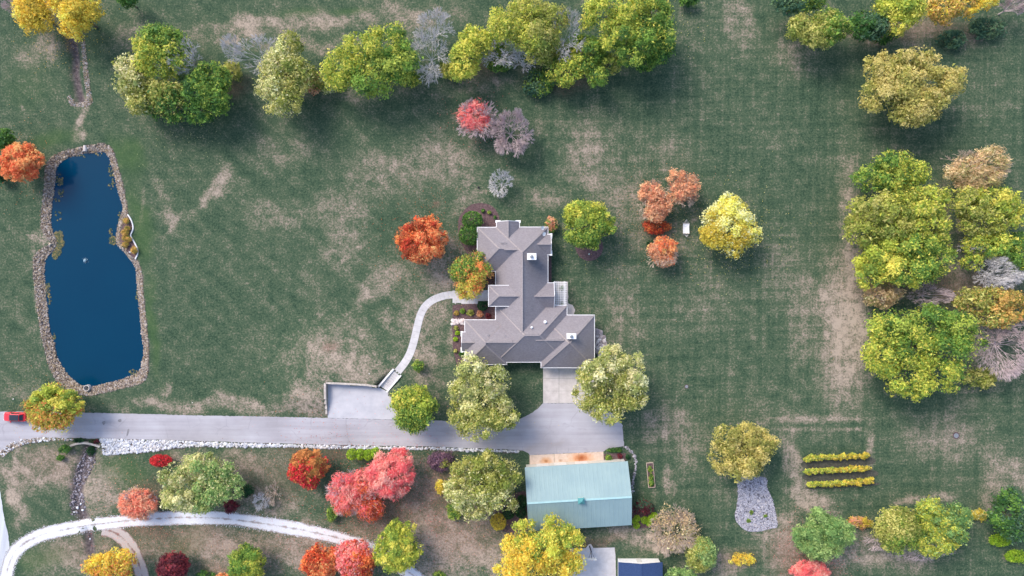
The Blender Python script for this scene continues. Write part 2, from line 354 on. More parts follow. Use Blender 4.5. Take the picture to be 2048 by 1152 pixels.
DRIVE = [(-30,823),(60,823),(165,825),(290,828),(400,831),(520,833),(655,836),(803,840),(875,841),(905,843),(960,846),(1010,844),(1040,838),(1058,829),(1075,818),(1086,806.5),(1190,806.5),(1215,820),(1235,836),(1245,851),(1248,892),(1225,896),(1212,899),(1206,903),(1060,910),(1056,906),(1048,902),(1035,900),(960,897),(860,893),(640,889),(400,882),(200,877),(145,876),(80,875),(45,880),(20,890),(5,903),(-8,922),(-30,960)]
drv = sheet('driveway', DRIVE, 0.02, am, jag=0.035)
sheet('parking_pad', [(655.5,766.5),(700,768.5),(740,771.5),(757,774.5),(773,782.5),(785,798),(797,823),(803,839.6),(655.5,835.6)], 0.034, M['pad'], 0.06)
for pts in ([(204,844),(210,842),(211,846),(207,850)], [(253,870),(256,858),(259,860),(257,868),(254,873)], [(236,840),(242,838),(243,843),(238,844)]):
    sheet('asphalt_patch', [tuple(p) for p in catmull(pts, True, 4)], 0.024, pm, 0.03, None, drv)
# public road along the left edge
rm, t = mat('road_chipseal', 0.9, 0.2)
v = t.math('ADD', t.math('MULTIPLY', t.noise(0.5, 4, 0.6, t.scale(t.pos(), (1.5, 0.06, 1), -0.13)), 0.8), t.math('MULTIPLY', t.noise(6, 3), 0.2))
t.L(t.ramp(v, [(0.35,(0.36,0.38,0.43)),(0.65,(0.56,0.58,0.63))]), t.b.inputs['Base Color'])
sheet('road', [(-72,760),(-66,860),(-58,983),(-45,1066),(-40,1152),(-40,1330),(24,1330),(24,1152),(16,1066),(9,1040),(0,983),(-8,922),(-14,860),(-18,760)], 0.012, rm, jag=0.03)
def strip(name, pts, wpx, z, material, wob=0.0, parent=None, n=8, follow=True):
    P = catmull(pts, False, n); T = np.gradient(P, axis=0); T /= np.linalg.norm(T, axis=1)[:, None]
    N = np.stack([-T[:, 1], T[:, 0]], 1)
    sm_ = lambda: np.convolve(rng.normal(0, wob, len(P)+6), np.ones(7)/7*2.6, 'valid')
    wl_ = wpx/2*(1+sm_()); wr = wpx/2*(1+sm_())
    cols = np.linspace(-1, 1, 9); V = []; at = []
    for c in cols:
        w = np.where(c < 0, wl_, wr)[:, None]
        q = W2(P + N*w*c); zz = ground_h(q[:, 0], q[:, 1]) if follow else 0
        V.append(np.stack([q[:, 0], q[:, 1], zz+z-0.012*abs(c)**3], 1)); at.append(np.full(len(P), c))
    V = np.concatenate(V); at = np.concatenate(at); m = len(P); idx = np.arange(9*m).reshape(9, m)
    F = np.stack([idx[:-1, :-1].ravel(), idx[:-1, 1:].ravel(), idx[1:, 1:].ravel(), idx[1:, :-1].ravel()], 1)
    o = link(name, np_mesh(name, V, F, attrs={'across': at}), material, parent)
    if parent is None: o['kind'] = 'structure'
    return o, P, N
def gravel_mat(name, track, mid, amt, amt_edge=0.5):
    m, t = mat(name, 0.95, 0.15); a = t.math('ABSOLUTE', t.attr('across'))
    n = t.noise(0.5, 6, 0.72)
    f = t.math('MULTIPLY', t.math('SUBTRACT', 0.24, a), 5.0); f = t.math('ADD', f, t.math('MULTIPLY', t.math('SUBTRACT', n, 0.56), 7.0))
    f = t.math('MULTIPLY', t.math('MULTIPLY', f, 1.0, True), amt)
    e = t.math('MULTIPLY', t.math('SUBTRACT', a, 0.74), 5.0); e = t.math('ADD', e, t.math('MULTIPLY', t.math('SUBTRACT', t.noise(0.9, 5, 0.7), 0.55), 5.0))
    e = t.math('MULTIPLY', t.math('MULTIPLY', e, 1.0, True), amt_edge)
    c = t.ramp(t.noise(5, 4, 0.8), [(0.3, tuple(x*0.8 for x in track)), (0.6, track)])
    c = t.mix(t.math('MAXIMUM', f, e), c, t.ramp(t.noise(2.5, 4), [(0.35, mid), (0.7, tuple(min(x*1.9, .5) for x in mid))]))
    t.L(c, t.b.inputs['Base Color']); t.bump(t.noise(12, 3), 0.5, 0.04); return m
GRAVEL = [(12,1160),(18,1128),(36,1097),(80,1071),(150,1055),(240,1043),(330,1036),(430,1036),(520,1046),(600,1059),(680,1077),(740,1097),(790,1125),(845,1165),(900,1210)]
gvl, GP, GN = strip('gravel_road', GRAVEL, 26, 0.03, gravel_mat('white_gravel', (0.62,0.625,0.67), (0.15,0.115,0.10), 0.75, 0.9), 0.06)
strip('grassy_track', [(205,1058),(232,1066),(255,1085),(272,1112),(284,1150),(288,1190)], 27, 0.02, gravel_mat('worn_track', (0.42,0.37,0.36), (0.14,0.085,0.075), 1.0, 0.9), 0.06)
# concrete in front of the garage doors, laid in slabs
apron = bpy.data.objects.new('garage_apron', None); C.objects.link(apron); tag(apron, kind='structure')
def slab(parent, q, z, zb, material, name='slab', gap=0.02):
    c = np.mean(q, 0); q = [tuple(np.array(p)+(c-np.array(p))/np.linalg.norm(c-np.array(p))*gap*1.4) for p in q]
    return MB().prism(q, zb, z).build(name, material, parent)
cxs = [1086, 1118, 1153, 1189]; cys = [732, 757, 782, 806.2]
for i in range(3):
    for j in range(3):
        slab(apron, [tuple(p) for p in W2([(cxs[i],cys[j]),(cxs[i+1],cys[j]),(cxs[i+1],cys[j+1]),(cxs[i],cys[j+1])])], 0.045+0.004*((i+j)%2), -0.1, M['concrete'])
# rust-stained concrete in front of the barn
rs, t = mat('rusty_concrete', 0.9, 0.2)
base = t.ramp(t.noise(1.2, 6), [(0.3,(0.46,0.35,0.28)),(0.7,(0.62,0.50,0.42))])
def stain(cx, cy, rx, ry, lo, hi):
    x, y, _ = W(cx, cy)
    mp = t.new('ShaderNodeMapping'); mp.vector_type = 'POINT'
    sb = t.new('ShaderNodeVectorMath', operation='SUBTRACT'); t.L(t.pos(), sb.inputs[0]); sb.inputs[1].default_value = (x, y, 0)
    ml = t.new('ShaderNodeVectorMath', operation='MULTIPLY'); t.L(sb.outputs[0], ml.inputs[0]); ml.inputs[1].default_value = (1/(rx*S), 1/(ry*S), 0)
    ln = t.new('ShaderNodeVectorMath', operation='LENGTH'); t.L(ml.outputs[0], ln.inputs[0])
    d = t.math('ADD', ln.outputs['Value'], t.math('MULTIPLY', t.math('SUBTRACT', t.noise(1.4, 4), 0.5), 0.7))
    return t.ramp(d, [(lo, 1.0), (hi, 0.0)])
for s_, colr in ((stain(1163,916,34,16,0.1,0.95),(0.55,0.21,0.06)), (stain(1163,916,15,9,0.1,1.0),(0.26,0.07,0.03)), (stain(1092,922,15,10,0.1,1.0),(0.50,0.24,0.09)), (stain(1092,922,5,4,0.1,1.0),(0.22,0.10,0.05)), (stain(1121,921,5,4,0.1,1.0),(0.30,0.17,0.10))):
    base = t.mix(t.math('MULTIPLY', s_, 0.9), base, colr)
t.L(base, t.b.inputs['Base Color']); M['rust'] = rs
bap = bpy.data.objects.new('barn_apron', None); C.objects.link(bap); tag(bap, kind='structure')
def lerp(a, b, f): return (a[0]+(b[0]-a[0])*f, a[1]+(b[1]-a[1])*f)
A0, A1, B0, B1 = (1059,910.5), (1207,903.3), (1059,916), (1207,907.5); C0, C1 = (1059,934), (1208,925)
for k in range(3):
    f0, f1 = k/3, (k+1)/3
    for (p, q, r, s_) in ((A0,A1,B0,B1), (B0,B1,C0,C1)):
        slab(bap, [tuple(x) for x in W2([lerp(p,q,f0), lerp(p,q,f1), lerp(r,s_,f1), lerp(r,s_,f0)])], 0.05, -0.1, rs)
# front walk: curved path in slabs, small terrace, steps
walk = bpy.data.objects.new('front_walk', None); C.objects.link(walk); tag(walk, kind='structure')
WALK = [(913,589),(897,590),(880,594),(864,601),(850,613),(841,630),(835,652),(830,675),(824,698),(815,718),(803,735),(795,744.5)]
P = catmull(WALK, False, 2); T = np.gradient(P, axis=0); T /= np.linalg.norm(T, axis=1)[:, None]; N = np.stack([-T[:,1],T[:,0]],1)
wd = np.linspace(7.5, 7.8, len(P))
for i in range(len(P)-1):
    q = W2([P[i]-N[i]*wd[i], P[i+1]-N[i+1]*wd[i+1], P[i+1]+N[i+1]*wd[i+1], P[i]+N[i]*wd[i]])
    zc = ground_h(q[:,0], q[:,1]); cc = q.mean(0)
    q = q + (cc-q)/np.linalg.norm(cc-q, axis=1)[:,None]*0.022
    v_ = [(q[k][0],q[k][1],max(zc[k],0)-0.12) for k in range(4)] + [(q[k][0],q[k][1],max(zc[k],0)+0.05) for k in range(4)]
    MB().add(v_, [(3,2,1,0),(4,5,6,7),(0,1,5,4),(1,2,6,5),(2,3,7,6),(3,0,4,7)]).build('slab', M['pale_concrete'], walk)
tx = [905, 922, 939, 956, 984]
for i in range(4):
    y0a = [581,580,580,580][i]; y1a = [606,608,608,602][i]
    slab(walk, [tuple(p) for p in W2([(tx[i],y0a),(tx[i+1],y0a),(tx[i+1],y1a),(tx[i],y1a)])], 0.055, -0.1, M['pale_concrete'])
st = empty('garden_steps', W(778,762,0), 'flight of concrete steps with white side walls beside the parking pad', 'steps')
tL, tR, bL, bR = (788.5,740), (800.8,750), (760,772.5), (773.5,781.5)
zt = 1.12; ns = 8
for k in range(ns):
    f0, f1 = k/ns, (k+1)/ns
    q = [tuple(p-np.array(W(778,762)[:2])) for p in W2([lerp(tL,bL,f0), lerp(tR,bR,f0), lerp(tR,bR,f1-0.016), lerp(tL,bL,f1-0.016)])]
    MB().prism(q, -0.1, zt*(1-f0)-0.06).build('step', M['pale_concrete'], st)
o0 = np.array(W(778,762)[:2])
for a, b in ((tL,bL),(tR,bR)):
    A = W2([a])[0]-o0; B = W2([b])[0]-o0
    d = (B-A)/np.linalg.norm(B-A); n_ = np.array([-d[1],d[0]])*0.16; sgn = 1 if a is tR else -1
    off = np.array([-d[1],d[0]])*0.17*sgn
    A = A+off-d*0.3; B = B+off+d*0.1
    v_ = [(*(A-n_),-0.2),(*(B-n_),-0.2),(*(B+n_),-0.2),(*(A+n_),-0.2),(*(A-n_),zt+0.3),(*(B-n_),0.55),(*(B+n_),0.55),(*(A+n_),zt+0.3)]
    MB().add(v_, [(0,3,2,1),(4,5,6,7),(0,1,5,4),(1,2,6,5),(2,3,7,6),(3,0,4,7)]).build('side_wall', M['white_trim'], st)
# basketball court
sheet('court_slab', [(1140,1097),(1229,1095),(1231,1112),(1232,1180),(1130,1180)], 0.03, M['pale_concrete'], jag=0.01)
sheet('post_footing', [(1171,1097),(1177,1089),(1182,1088),(1187,1096.5)], 0.04, M['pale_concrete'])
# mulch beds
def bed(name, pts, z=0.05, smooth=True, material=None):
    q = catmull(pts, True, 5) if smooth else pts
    return sheet(name, [tuple(p) for p in q], z, material or M['mulch'], 0.15, jag=0.03)
bed('mulch_bed', [(917,440),(925,425),(940,411),(960,406),(980,410),(993,422),(999,440),(992,456),(970,460),(962,480),(955,500),(958,520),(946,520),(930,500),(918,475)])
bed('mulch_bed', [(905,610),(930,608),(960,606),(992,608),(992,641),(955,640),(905,641)], smooth=False)
bed('mulch_bed', [(904,648),(934,644),(934,730),(914,732),(906,700)], smooth=False)
bed('mulch_bed', [(1207,908),(1251,906),(1252,921),(1208,924)], smooth=False)
bed('mulch_bed', [(956,530),(992,540),(994,575),(975,580),(960,560)], smooth=False)
bed('mulch_bed', [(256,430),(263,440),(266,455),(262,472),(269,485),(275,500),(275,511),(271,517),(262,511),(250,498),(241,484),(240,470),(244,455),(252,440)], 0.07)
bed('mulch_bed', [(1155,470),(1190,468),(1206,490),(1200,512),(1180,522),(1160,514),(1150,492)], 0.03)
bed('mulch_bed', [(1096,600),(1103,560),(1103,470),(1098,468)], 0.03, False)
bed('patio', [(1108,563),(1136,563),(1136,607),(1146,610),(1150,620),(1146,632),(1130,634),(1108,634)], 0.045, False, M['concrete'])
bed('shed_mulch', [(1262,1020),(1300,1015),(1312,1030),(1308,1052),(1266,1054)], 0.03, True)
bed('grove_mulch', [(1000,1000),(1056,985),(1056,1060),(1000,1060),(985,1030)], 0.025, True)

# ------------------------------------------------------------------ pond water
wm, t = mat('pond_water', 0.08, 0.12)
t.L(t.ramp(t.noise(0.05, 2), [(0.3,(0.0003,0.030,0.070)),(0.7,(0.0005,0.034,0.076))]), t.b.inputs['Base Color'])
t.bump(t.noise(2.5, 3), 0.05, 0.02)
q = [tuple(p) for p in (wi + (wi-np.mean(wi,0))/np.linalg.norm(wi-np.mean(wi,0),axis=1)[:,None]*0.25)]
wtr = MB().prism(q, -0.56, -0.5).build('pond_water', wm); tag(wtr, kind='structure')

# ------------------------------------------------------------------ scattered stone
def ico():
    p = (1+5**.5)/2
    v = np.array([(-1,p,0),(1,p,0),(-1,-p,0),(1,-p,0),(0,-1,p),(0,1,p),(0,-1,-p),(0,1,-p),(p,0,-1),(p,0,1),(-p,0,-1),(-p,0,1)],float)/math.hypot(1,p)
    f = np.array([(0,11,5),(0,5,1),(0,1,7),(0,7,10),(0,10,11),(1,5,9),(5,11,4),(11,10,2),(10,7,6),(7,1,8),(3,9,4),(3,4,2),(3,2,6),(3,6,8),(3,8,9),(4,9,5),(2,4,11),(6,2,10),(8,6,7),(9,8,1)])
    return v, f
IV, IF = ico()
def rocks(name, XY, size, cols, mult=0.9, flat=0.6, sink=0.3, label=None, cat=None, zoff=0.0, parent=None):
    n = len(XY); sz = size*rng.lognormal(0, 0.32, n)[:, None, None]*0.5
    shp = rng.uniform(0.7, 1.3, (n, 1, 3)); shp[:, :, 2] *= flat
    V = IV[None]*(1+rng.normal(0, 0.13, (n, 12, 1)))*shp*sz
    a = rng.uniform(0, 6.28, n); c, s_ = np.cos(a)[:, None], np.sin(a)[:, None]
    x = V[:, :, 0]*c-V[:, :, 1]*s_; y = V[:, :, 0]*s_+V[:, :, 1]*c
    zb = ground_h(XY[:, 0], XY[:, 1])
    V = np.stack([x+XY[:, 0:1], y+XY[:, 1:2], V[:, :, 2]+zb[:, None]+(sz[:, 0]*flat*(1-2*sink))+zoff], 2).reshape(-1, 3)
    F = (IF[None]+12*np.arange(n)[:, None, None]).reshape(-1, 3)
    pal = np.array([lin(c_) for c_ in cols])*mult
    col = pal[rng.integers(0, len(pal), n)]*rng.uniform(0.75, 1.15, (n, 1)); col = np.repeat(np.clip(col, 0, .9), 12, 0)
    o = link(name, np_mesh(name, V, F, col=col), M['stone_mix'], parent)
    tag(o, label, cat, kind='stuff'); return o
def scatter(poly, n, excl=None):
    P = np.asarray(poly); lo, hi = P.min(0), P.max(0); out = []
    while sum(map(len, out)) < n:
        q = rng.uniform(lo, hi, (n*3, 2)); k = inside(P, q[:, 0], q[:, 1])
        if excl is not None: k &= ~inside(excl, q[:, 0], q[:, 1])
        out.append(q[k])
    return np.concatenate(out)[:n]
RIP = [(186,168,148),(200,184,168),(156,140,128),(206,196,190),(172,152,124),(128,112,100),(184,172,168)]
wi_small = wi + (np.mean(wi,0)-wi)/np.linalg.norm(wi-np.mean(wi,0),axis=1)[:,None]*0.08
rocks('riprap', scatter(wo, 11500, wi_small), 0.215, RIP, 0.6, label='pale grey and tan riprap stones lining the pond bank', cat='stones')
WHT = [(238,240,246),(225,228,240),(248,248,250),(205,208,222),(232,228,226)]
STRIP = [(-2,905),(20,886),(45,879),(80,876),(140,876.5),(148,880),(110,880),(60,886),(30,896),(4,916)]
rocks('white_rock_verge', scatter(W2(STRIP), 420), 0.25, RIP+WHT, 0.66, label='pale stones along the drive mouth by the road', cat='stones')
STRIP2 = [(198,877.5),(300,880.5),(400,883.5),(500,887),(640,890.5),(760,893),(860,895),(960,898.5),(1038,901.5),(1040,905),(960,902.5),(860,899.5),(760,898),(640,896.5),(560,894),(470,894),(400,893),(350,895),(310,902),(260,906),(215,911),(207,909),(205,893)]
rocks('white_rock_verge', scatter(W2(STRIP2), 2600), 0.31, WHT, 0.66, label='bright white landscaping rock bordering the south side of the drive', cat='stones')
GB = [(1479,955),(1530,955),(1534,975),(1545,1000),(1552,1030),(1555,1052),(1545,1056),(1520,1062),(1495,1062),(1478,1050),(1470,1032),(1474,1010),(1476,985)]
gb = catmull(GB, True, 4)
sheet('gravel_bed_base', [tuple(p) for p in gb], 0.03, mottled('grey_gravel', [(0.3,(0.26,0.26,0.30)),(0.7,(0.48,0.48,0.54))], 4, 5), jag=0.04)
rocks('gravel_bed', scatter(W2(gb), 4200), 0.18, [(175,175,190),(150,150,165),(195,195,210),(120,118,130),(205,200,205)], 0.7, zoff=0.03, label='bluish grey gravel bed below the olive tree', cat='gravel')
CR = [(162,85),(170,82),(174,120),(178,150),(183,190),(186,205),(178,212),(160,214),(142,212),(134,196),(140,190),(150,203),(166,203),(174,195),(168,160),(165,120)]
rocks('creek_gravel', scatter(W2(CR), 1100), 0.17, RIP+[(205,208,222)], 0.6, label='pale gravel lining the small creek above the pond', cat='gravel')
dd = np.concatenate([scatter(W2([(168,893),(192,893),(190,930),(172,960),(150,990),(140,1000),(145,960),(155,930)]), 420), scatter(W2([(140,990),(165,985),(170,1030),(140,1030)]), 160)])
rocks('ditch_stones', dd, 0.3, [(150,142,150),(120,112,118),(175,170,180),(95,88,92)], 0.7, label='grey stones in the shallow ditch below the drive', cat='stones')
RB = [(1192,658),(1200,661),(1207,672),(1213,690),(1212,706),(1200,712),(1193,705)]
rocks('house_rock_bed', scatter(W2(RB), 260), 0.55, [(205,195,195),(180,168,170),(222,215,215),(150,140,142)], 0.85, flat=0.5, label='large pale rocks packed along the east end of the house', cat='rocks')
rocks('rock_patch', scatter(W2([(903,638),(930,639),(930,648),(904,648)]), 130), 0.4, [(230,215,215),(205,190,190),(240,232,232)], 0.85, label='patch of pale pink rock at the corner of the front bed', cat='rocks')
ed = catmull([(1250,893),(1262,902),(1270,915),(1272,930),(1267,955),(1264,985)], False, 20)
rocks('rock_edging', W2(ed+rng.normal(0, 1.2, ed.shape)), 0.3, [(170,165,170),(140,135,140),(195,190,195)], 0.8, label='line of pale edging stones curving past the barn corner', cat='stones')
k = rng.integers(0, len(GP), 2600); sd_ = rng.choice([-1, 1], 2600)*(11.5+np.abs(rng.normal(0, 1.9, 2600)))
rocks('spilled_gravel', W2(GP[k]+(GP[np.minimum(k+1,len(GP)-1)]-GP[k])*rng.uniform(0,1,(2600,1))+GN[k]*sd_[:, None]+rng.normal(0, .8, (2600, 2))), 0.12, WHT, 0.6, label='white gravel spilled along the edges of the curved lane', cat='gravel')

# ------------------------------------------------------------------ house
def hip_roof(house, r, ze, slope, gable=(), i=0, over=0.5, name='roof'):
    """r = (x0,y0,x1,y1) eave rectangle in pixels; gable: sides 'W','E','N','S' that are gables"""
    (x0, y1, _), (x1, y0, _) = W(r[0], r[1], ze), W(r[2], r[3], ze)
    dx, dy = x1-x0, y1-y0
    shown = [g_ for g_ in gable if g_.isupper()]; gable = [g_.upper() for g_ in gable]
    along_x = dx >= dy
    if 'N' in gable or 'S' in gable: along_x = False
    if 'E' in gable or 'W' in gable: along_x = True
    hw = (dy if along_x else dx)/2; zr = ze+hw*slope
    if along_x:
        ym = (y0+y1)/2; a = x0 if 'W' in gable else min(x0+hw, (x0+x1)/2-0.01); b = x1 if 'E' in gable else max(x1-hw, (x0+x1)/2+0.01)
        R0, R1 = (a, ym, zr), (b, ym, zr)
    else:
        xm = (x0+x1)/2; a = y0 if 'S' in gable else min(y0+hw, (y0+y1)/2-0.01); b = y1 if 'N' in gable else max(y1-hw, (y0+y1)/2+0.01)
        R0, R1 = (xm, a, zr), (xm, b, zr)
    c = [(x0,y0,ze),(x1,y0,ze),(x1,y1,ze),(x0,y1,ze)]
    m = MB()
    th = 0.16; lo = [(p[0],p[1],p[2]-th) for p in c]
    V = c+[R0,R1]+lo
    if along_x: Fs = [(0,1,5,4),(2,3,4,5),(3,0,4),(1,2,5)]
    else: Fs = [(1,2,5,4),(3,0,4,5),(0,1,4),(2,3,5)]
    Fs += [(0,6,7,1),(1,7,8,2),(2,8,9,3),(3,9,6,0),(9,8,7,6)]
    m.add(V, Fs); ro = m.build(name, M['shingle'], house)
    # caps over hips and ridge
    cap = MB(); lift = 0.02
    def L(p): return (p[0], p[1], p[2]+lift)
    if (Vector(R0)-Vector(R1)).length > 0.3: cap.beam(L(R0), L(R1), 0.28, 0.07)
    ends = [(c[0],R0,'W' if along_x else 'S'),(c[3],R0 if along_x else R1,'W' if along_x else 'N'),(c[1],R1 if along_x else R0,'E' if along_x else 'S'),(c[2],R1,'E' if along_x else 'N')]
    for p, q, sd_ in ends:
        if sd_ not in gable: cap.beam(L(p), L(q), 0.24, 0.05)
    cap.build('ridge_cap', M['cap_shingle'], ro)
    # white gutters and rakes
    g = MB(); gw = 0.11
    sides = {'S':(c[0],c[1]), 'E':(c[1],c[2]), 'N':(c[2],c[3]), 'W':(c[3],c[0])}
    out = {'S':(0,-1),'N':(0,1),'E':(1,0),'W':(-1,0)}
    for s_, (p, q) in sides.items():
        o_ = out[s_]; g = MB()
        if s_ in gable and s_ not in shown: continue
        if s_ in gable:
            for pp in (p, q):
                e = R0 if (Vector(R0)-Vector(pp)).length < (Vector(R1)-Vector(pp)).length else R1
                g.beam((pp[0]+o_[0]*0.05, pp[1]+o_[1]*0.05, pp[2]-0.05), (e[0]+o_[0]*0.05, e[1]+o_[1]*0.05, e[2]-0.05), 0.1, 0.18)
        else:
            ex = 0.0 if o_[0] else gw
            g.beam((p[0]+o_[0]*gw/2-(ex if q[0]>p[0] else -ex), p[1]+o_[1]*gw/2, p[2]-0.07), (q[0]+o_[0]*gw/2+(ex if q[0]>p[0] else -ex), q[1]+o_[1]*gw/2, q[2]-0.07), gw, 0.12)
        g.build('gutter' if s_ not in gable else 'rake', M['white_trim'], ro)
    # walls under the eaves
    ins = over+0.011*i
    w = MB().box(x0+ins, y0+ins, 0, x1-ins, y1-ins, ze-th+0.01)
    for s_ in gable:
        if s_ in 'EW':
            xx = x1-ins if s_ == 'E' else x0+ins; sg = -0.2 if s_ == 'E' else 0.2
            tri = [(y0+ins, ze-0.2), (y1-ins, ze-0.2), ((y0+y1)/2, ze-0.2+(hw-ins)*slope)]
            w.add([(xx, a_, b_) for a_, b_ in tri]+[(xx+sg, a_, b_) for a_, b_ in tri], [(0,1,2),(5,4,3),(0,3,4,1),(1,4,5,2),(2,5,3,0)])
        else:
            yy = y1-ins if s_ == 'N' else y0+ins; sg = -0.2 if s_ == 'N' else 0.2
            tri = [(x0+ins, ze-0.2), (x1-ins, ze-0.2), ((x0+x1)/2, ze-0.2+(hw-ins)*slope)]
            w.add([(a_, yy, b_) for a_, b_ in tri]+[(a_, yy+sg, b_) for a_, b_ in tri], [(2,1,0),(3,4,5),(1,4,3,0),(2,5,4,1),(0,3,5,2)])
    w.build('wall', M['siding'], house)
    return ro, (x0, y0, x1, y1, zr)
# shingles: brownish grey, courses, dark algae streaks
sm, t = mat('roof_shingles', 0.9, 0.2)
br = t.new('ShaderNodeTexBrick'); t.L(t.pos(), br.inputs['Vector']); br.inputs['Scale'].default_value = 1.0
br.inputs['Brick Width'].default_value = 0.34; br.inputs['Row Height'].default_value = 0.15; br.inputs['Mortar Size'].default_value = 0.008
br.inputs['Color1'].default_value = (0.180,0.170,0.196,1); br.inputs['Color2'].default_value = (0.240,0.224,0.254,1); br.inputs['Mortar'].default_value = (0.16,0.14,0.14,1)
c_ = t.mix(t.ramp(t.noise(0.35, 5, 0.65), [(0.35,0.55),(0.65,0.0)]), br.outputs['Color'], (0.165,0.150,0.168))
c_ = t.mix(t.ramp(t.noise(5, 3), [(0.3,0.35),(0.7,0.0)]), c_, (0.31,0.28,0.28))
# algae streaks downslope of the first chimney and on the east slopes
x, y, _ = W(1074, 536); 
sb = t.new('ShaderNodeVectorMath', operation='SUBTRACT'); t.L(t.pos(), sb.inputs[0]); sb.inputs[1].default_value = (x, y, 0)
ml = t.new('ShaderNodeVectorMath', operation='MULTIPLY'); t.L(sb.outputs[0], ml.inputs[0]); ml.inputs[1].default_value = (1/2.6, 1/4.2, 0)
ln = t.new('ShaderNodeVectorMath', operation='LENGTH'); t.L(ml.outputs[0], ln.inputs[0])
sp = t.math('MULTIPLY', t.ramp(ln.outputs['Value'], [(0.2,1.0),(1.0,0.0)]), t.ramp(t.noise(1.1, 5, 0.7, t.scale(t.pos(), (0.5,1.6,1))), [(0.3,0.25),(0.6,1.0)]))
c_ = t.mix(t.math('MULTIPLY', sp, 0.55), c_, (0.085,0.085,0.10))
t.L(c_, t.b.inputs['Base Color']); t.bump(br.outputs['Fac'], 0.25, 0.02)
M['shingle'] = sm
M['cap_shingle'] = mottled('cap_shingle', [(0.3,(0.235,0.208,0.212)),(0.7,(0.305,0.272,0.275))], 3, 3, 0.9, 0.2)
house = empty('house', W(1060,600,0), 'large single-storey house with grey-brown hipped shingle roof and white gutters', 'house')
hroot = bpy.data.objects.new('tmp', None)
house.location = (0, 0, 0)
SL = 0.72; ZE = 3.0
wings = [((955,455,1042,542),0,('e',)), ((991.5,454.5,1095.5,664),1,('s',)), ((930,640,1013,728.6),2,()), ((972,640.5,1036,723.2),3,('w','e')),
         ((992,611.5,1133.5,723.8),4,()), ((1070,631.5,1126,723.5),5,('w','e')), ((1082.5,630.5,1188.5,735),6,()),
         ((1064,566,1107.5,618),7,('w','E')), ((993.5,443.5,1038.5,479),8,('N','s')), ((1073,469,1101.5,509),9,('w','E')), ((924.5,664.5,950,702.5),10,('W','e'))]
for r, i, gb_ in wings: hip_roof(house, r, ZE+0.013*i, SL, gb_, i, over=0.35 if gb_ else 0.5)
hip_roof(house, (977.5,571,1042,612), ZE+1.9, SL, ('e',), 12)
# gable returns, ridge vents
for (px, py) in ((996,443.2),(1036,443.2),(1101.8,472),(1101.8,506),(924,667.5),(924,699.5)):
    x, y, z = W(px, py, ZE); wx, wy = (0.5,0.25) if py < 450 else (0.25,0.5)
    MB().box(x-wx, y-wy, z-0.1, x+wx, y+wy, z+0.16).build('cornice_return', M['white_trim'], house)
def vent(ax, ay, bx, by, z):
    MB().beam(W(ax,ay,z), W(bx,by,z), 0.34, 0.12).build('ridge_vent', M['cap_shingle'], house)
k_ = S*127/130
for a in ((1008,498.5,1036,498.5,ZE+4.35*SL*.975+0.05),(1044,512,1044,655,ZE+0.013+5.2*SL*.975+0.06),(980,682,1024,682,ZE+4.15*SL*.975+.07),(1050,667.5,1076,667.5,ZE+.05+5.61*SL*.975+.06),(1094,677.5,1124,677.5,ZE+.06+4.6*SL*.975+.06),(1003,591.5,1040,591.5,ZE+1.9+2.05*SL*.96+.05),(1078,592,1100,592,ZE+.09+2.6*SL*.975+.05)): vent(*a)
def chimney(px, py, wpx, hpx, z0, zt):
    x, y, _ = W(px, py, zt)
    ch = MB().box(x-wpx*S*.46, y-hpx*S*.46, z0, x+wpx*S*.46, y+hpx*S*.46, zt-0.14).build('chimney', M['siding'], house)
    MB().box(x-wpx*S*.5, y-hpx*S*.5, zt-0.14, x+wpx*S*.5, y+hpx*S*.5, zt).build('chimney_cap', M['white_metal'], ch)
    MB().tube((x-.05,y,zt),(x-.05,y,zt+0.3),0.22,0.22,14).tube((x-.05,y,zt+.34),(x-.05,y,zt+.42),0.32,0.12,14).build('flue', M['grey_metal'], ch)
M['grey_metal'] = mottled('grey_metal', [(0.3,(0.16,0.18,0.20)),(0.7,(0.30,0.32,0.34))], 4, 3, 0.4, 0, metal=0.3)
chimney(1063.5, 513, 17.5, 12.5, 3.0, 7.4); chimney(1143, 672.5, 18, 10.5, 3.0, 7.2)
def onroof(px, py, z): return W(px, py, z)
for px, py, z, r in ((1090.5,644,5.75,.27),(1063.5,655,6.4,.2)):
    x, y, _ = W(px, py, z); MB().tube((x,y,z-1.2),(x,y,z),r*.8,r*.8,12).tube((x,y,z),(x,y,z+.14),r*1.15,r*.5,12).build('roof_vent', M['white_metal'], house)
for px, py, z in ((1002,485,5.6),(1006,485,5.6),(1012,485,5.6),(977,671,5.3),(1010,671,5.3),(1009,688,5.4),(1048,687,5.3),(1056,502,5.6),(1063,616,5.3),(1054,623,5.7)):
    z = (z-3)*.72/.62+3; x, y, _ = W(px, py, z); MB().tube((x,y,z-1.0),(x,y,z),.06,.06,8).build('vent_pipe', M['grey_metal'], house)
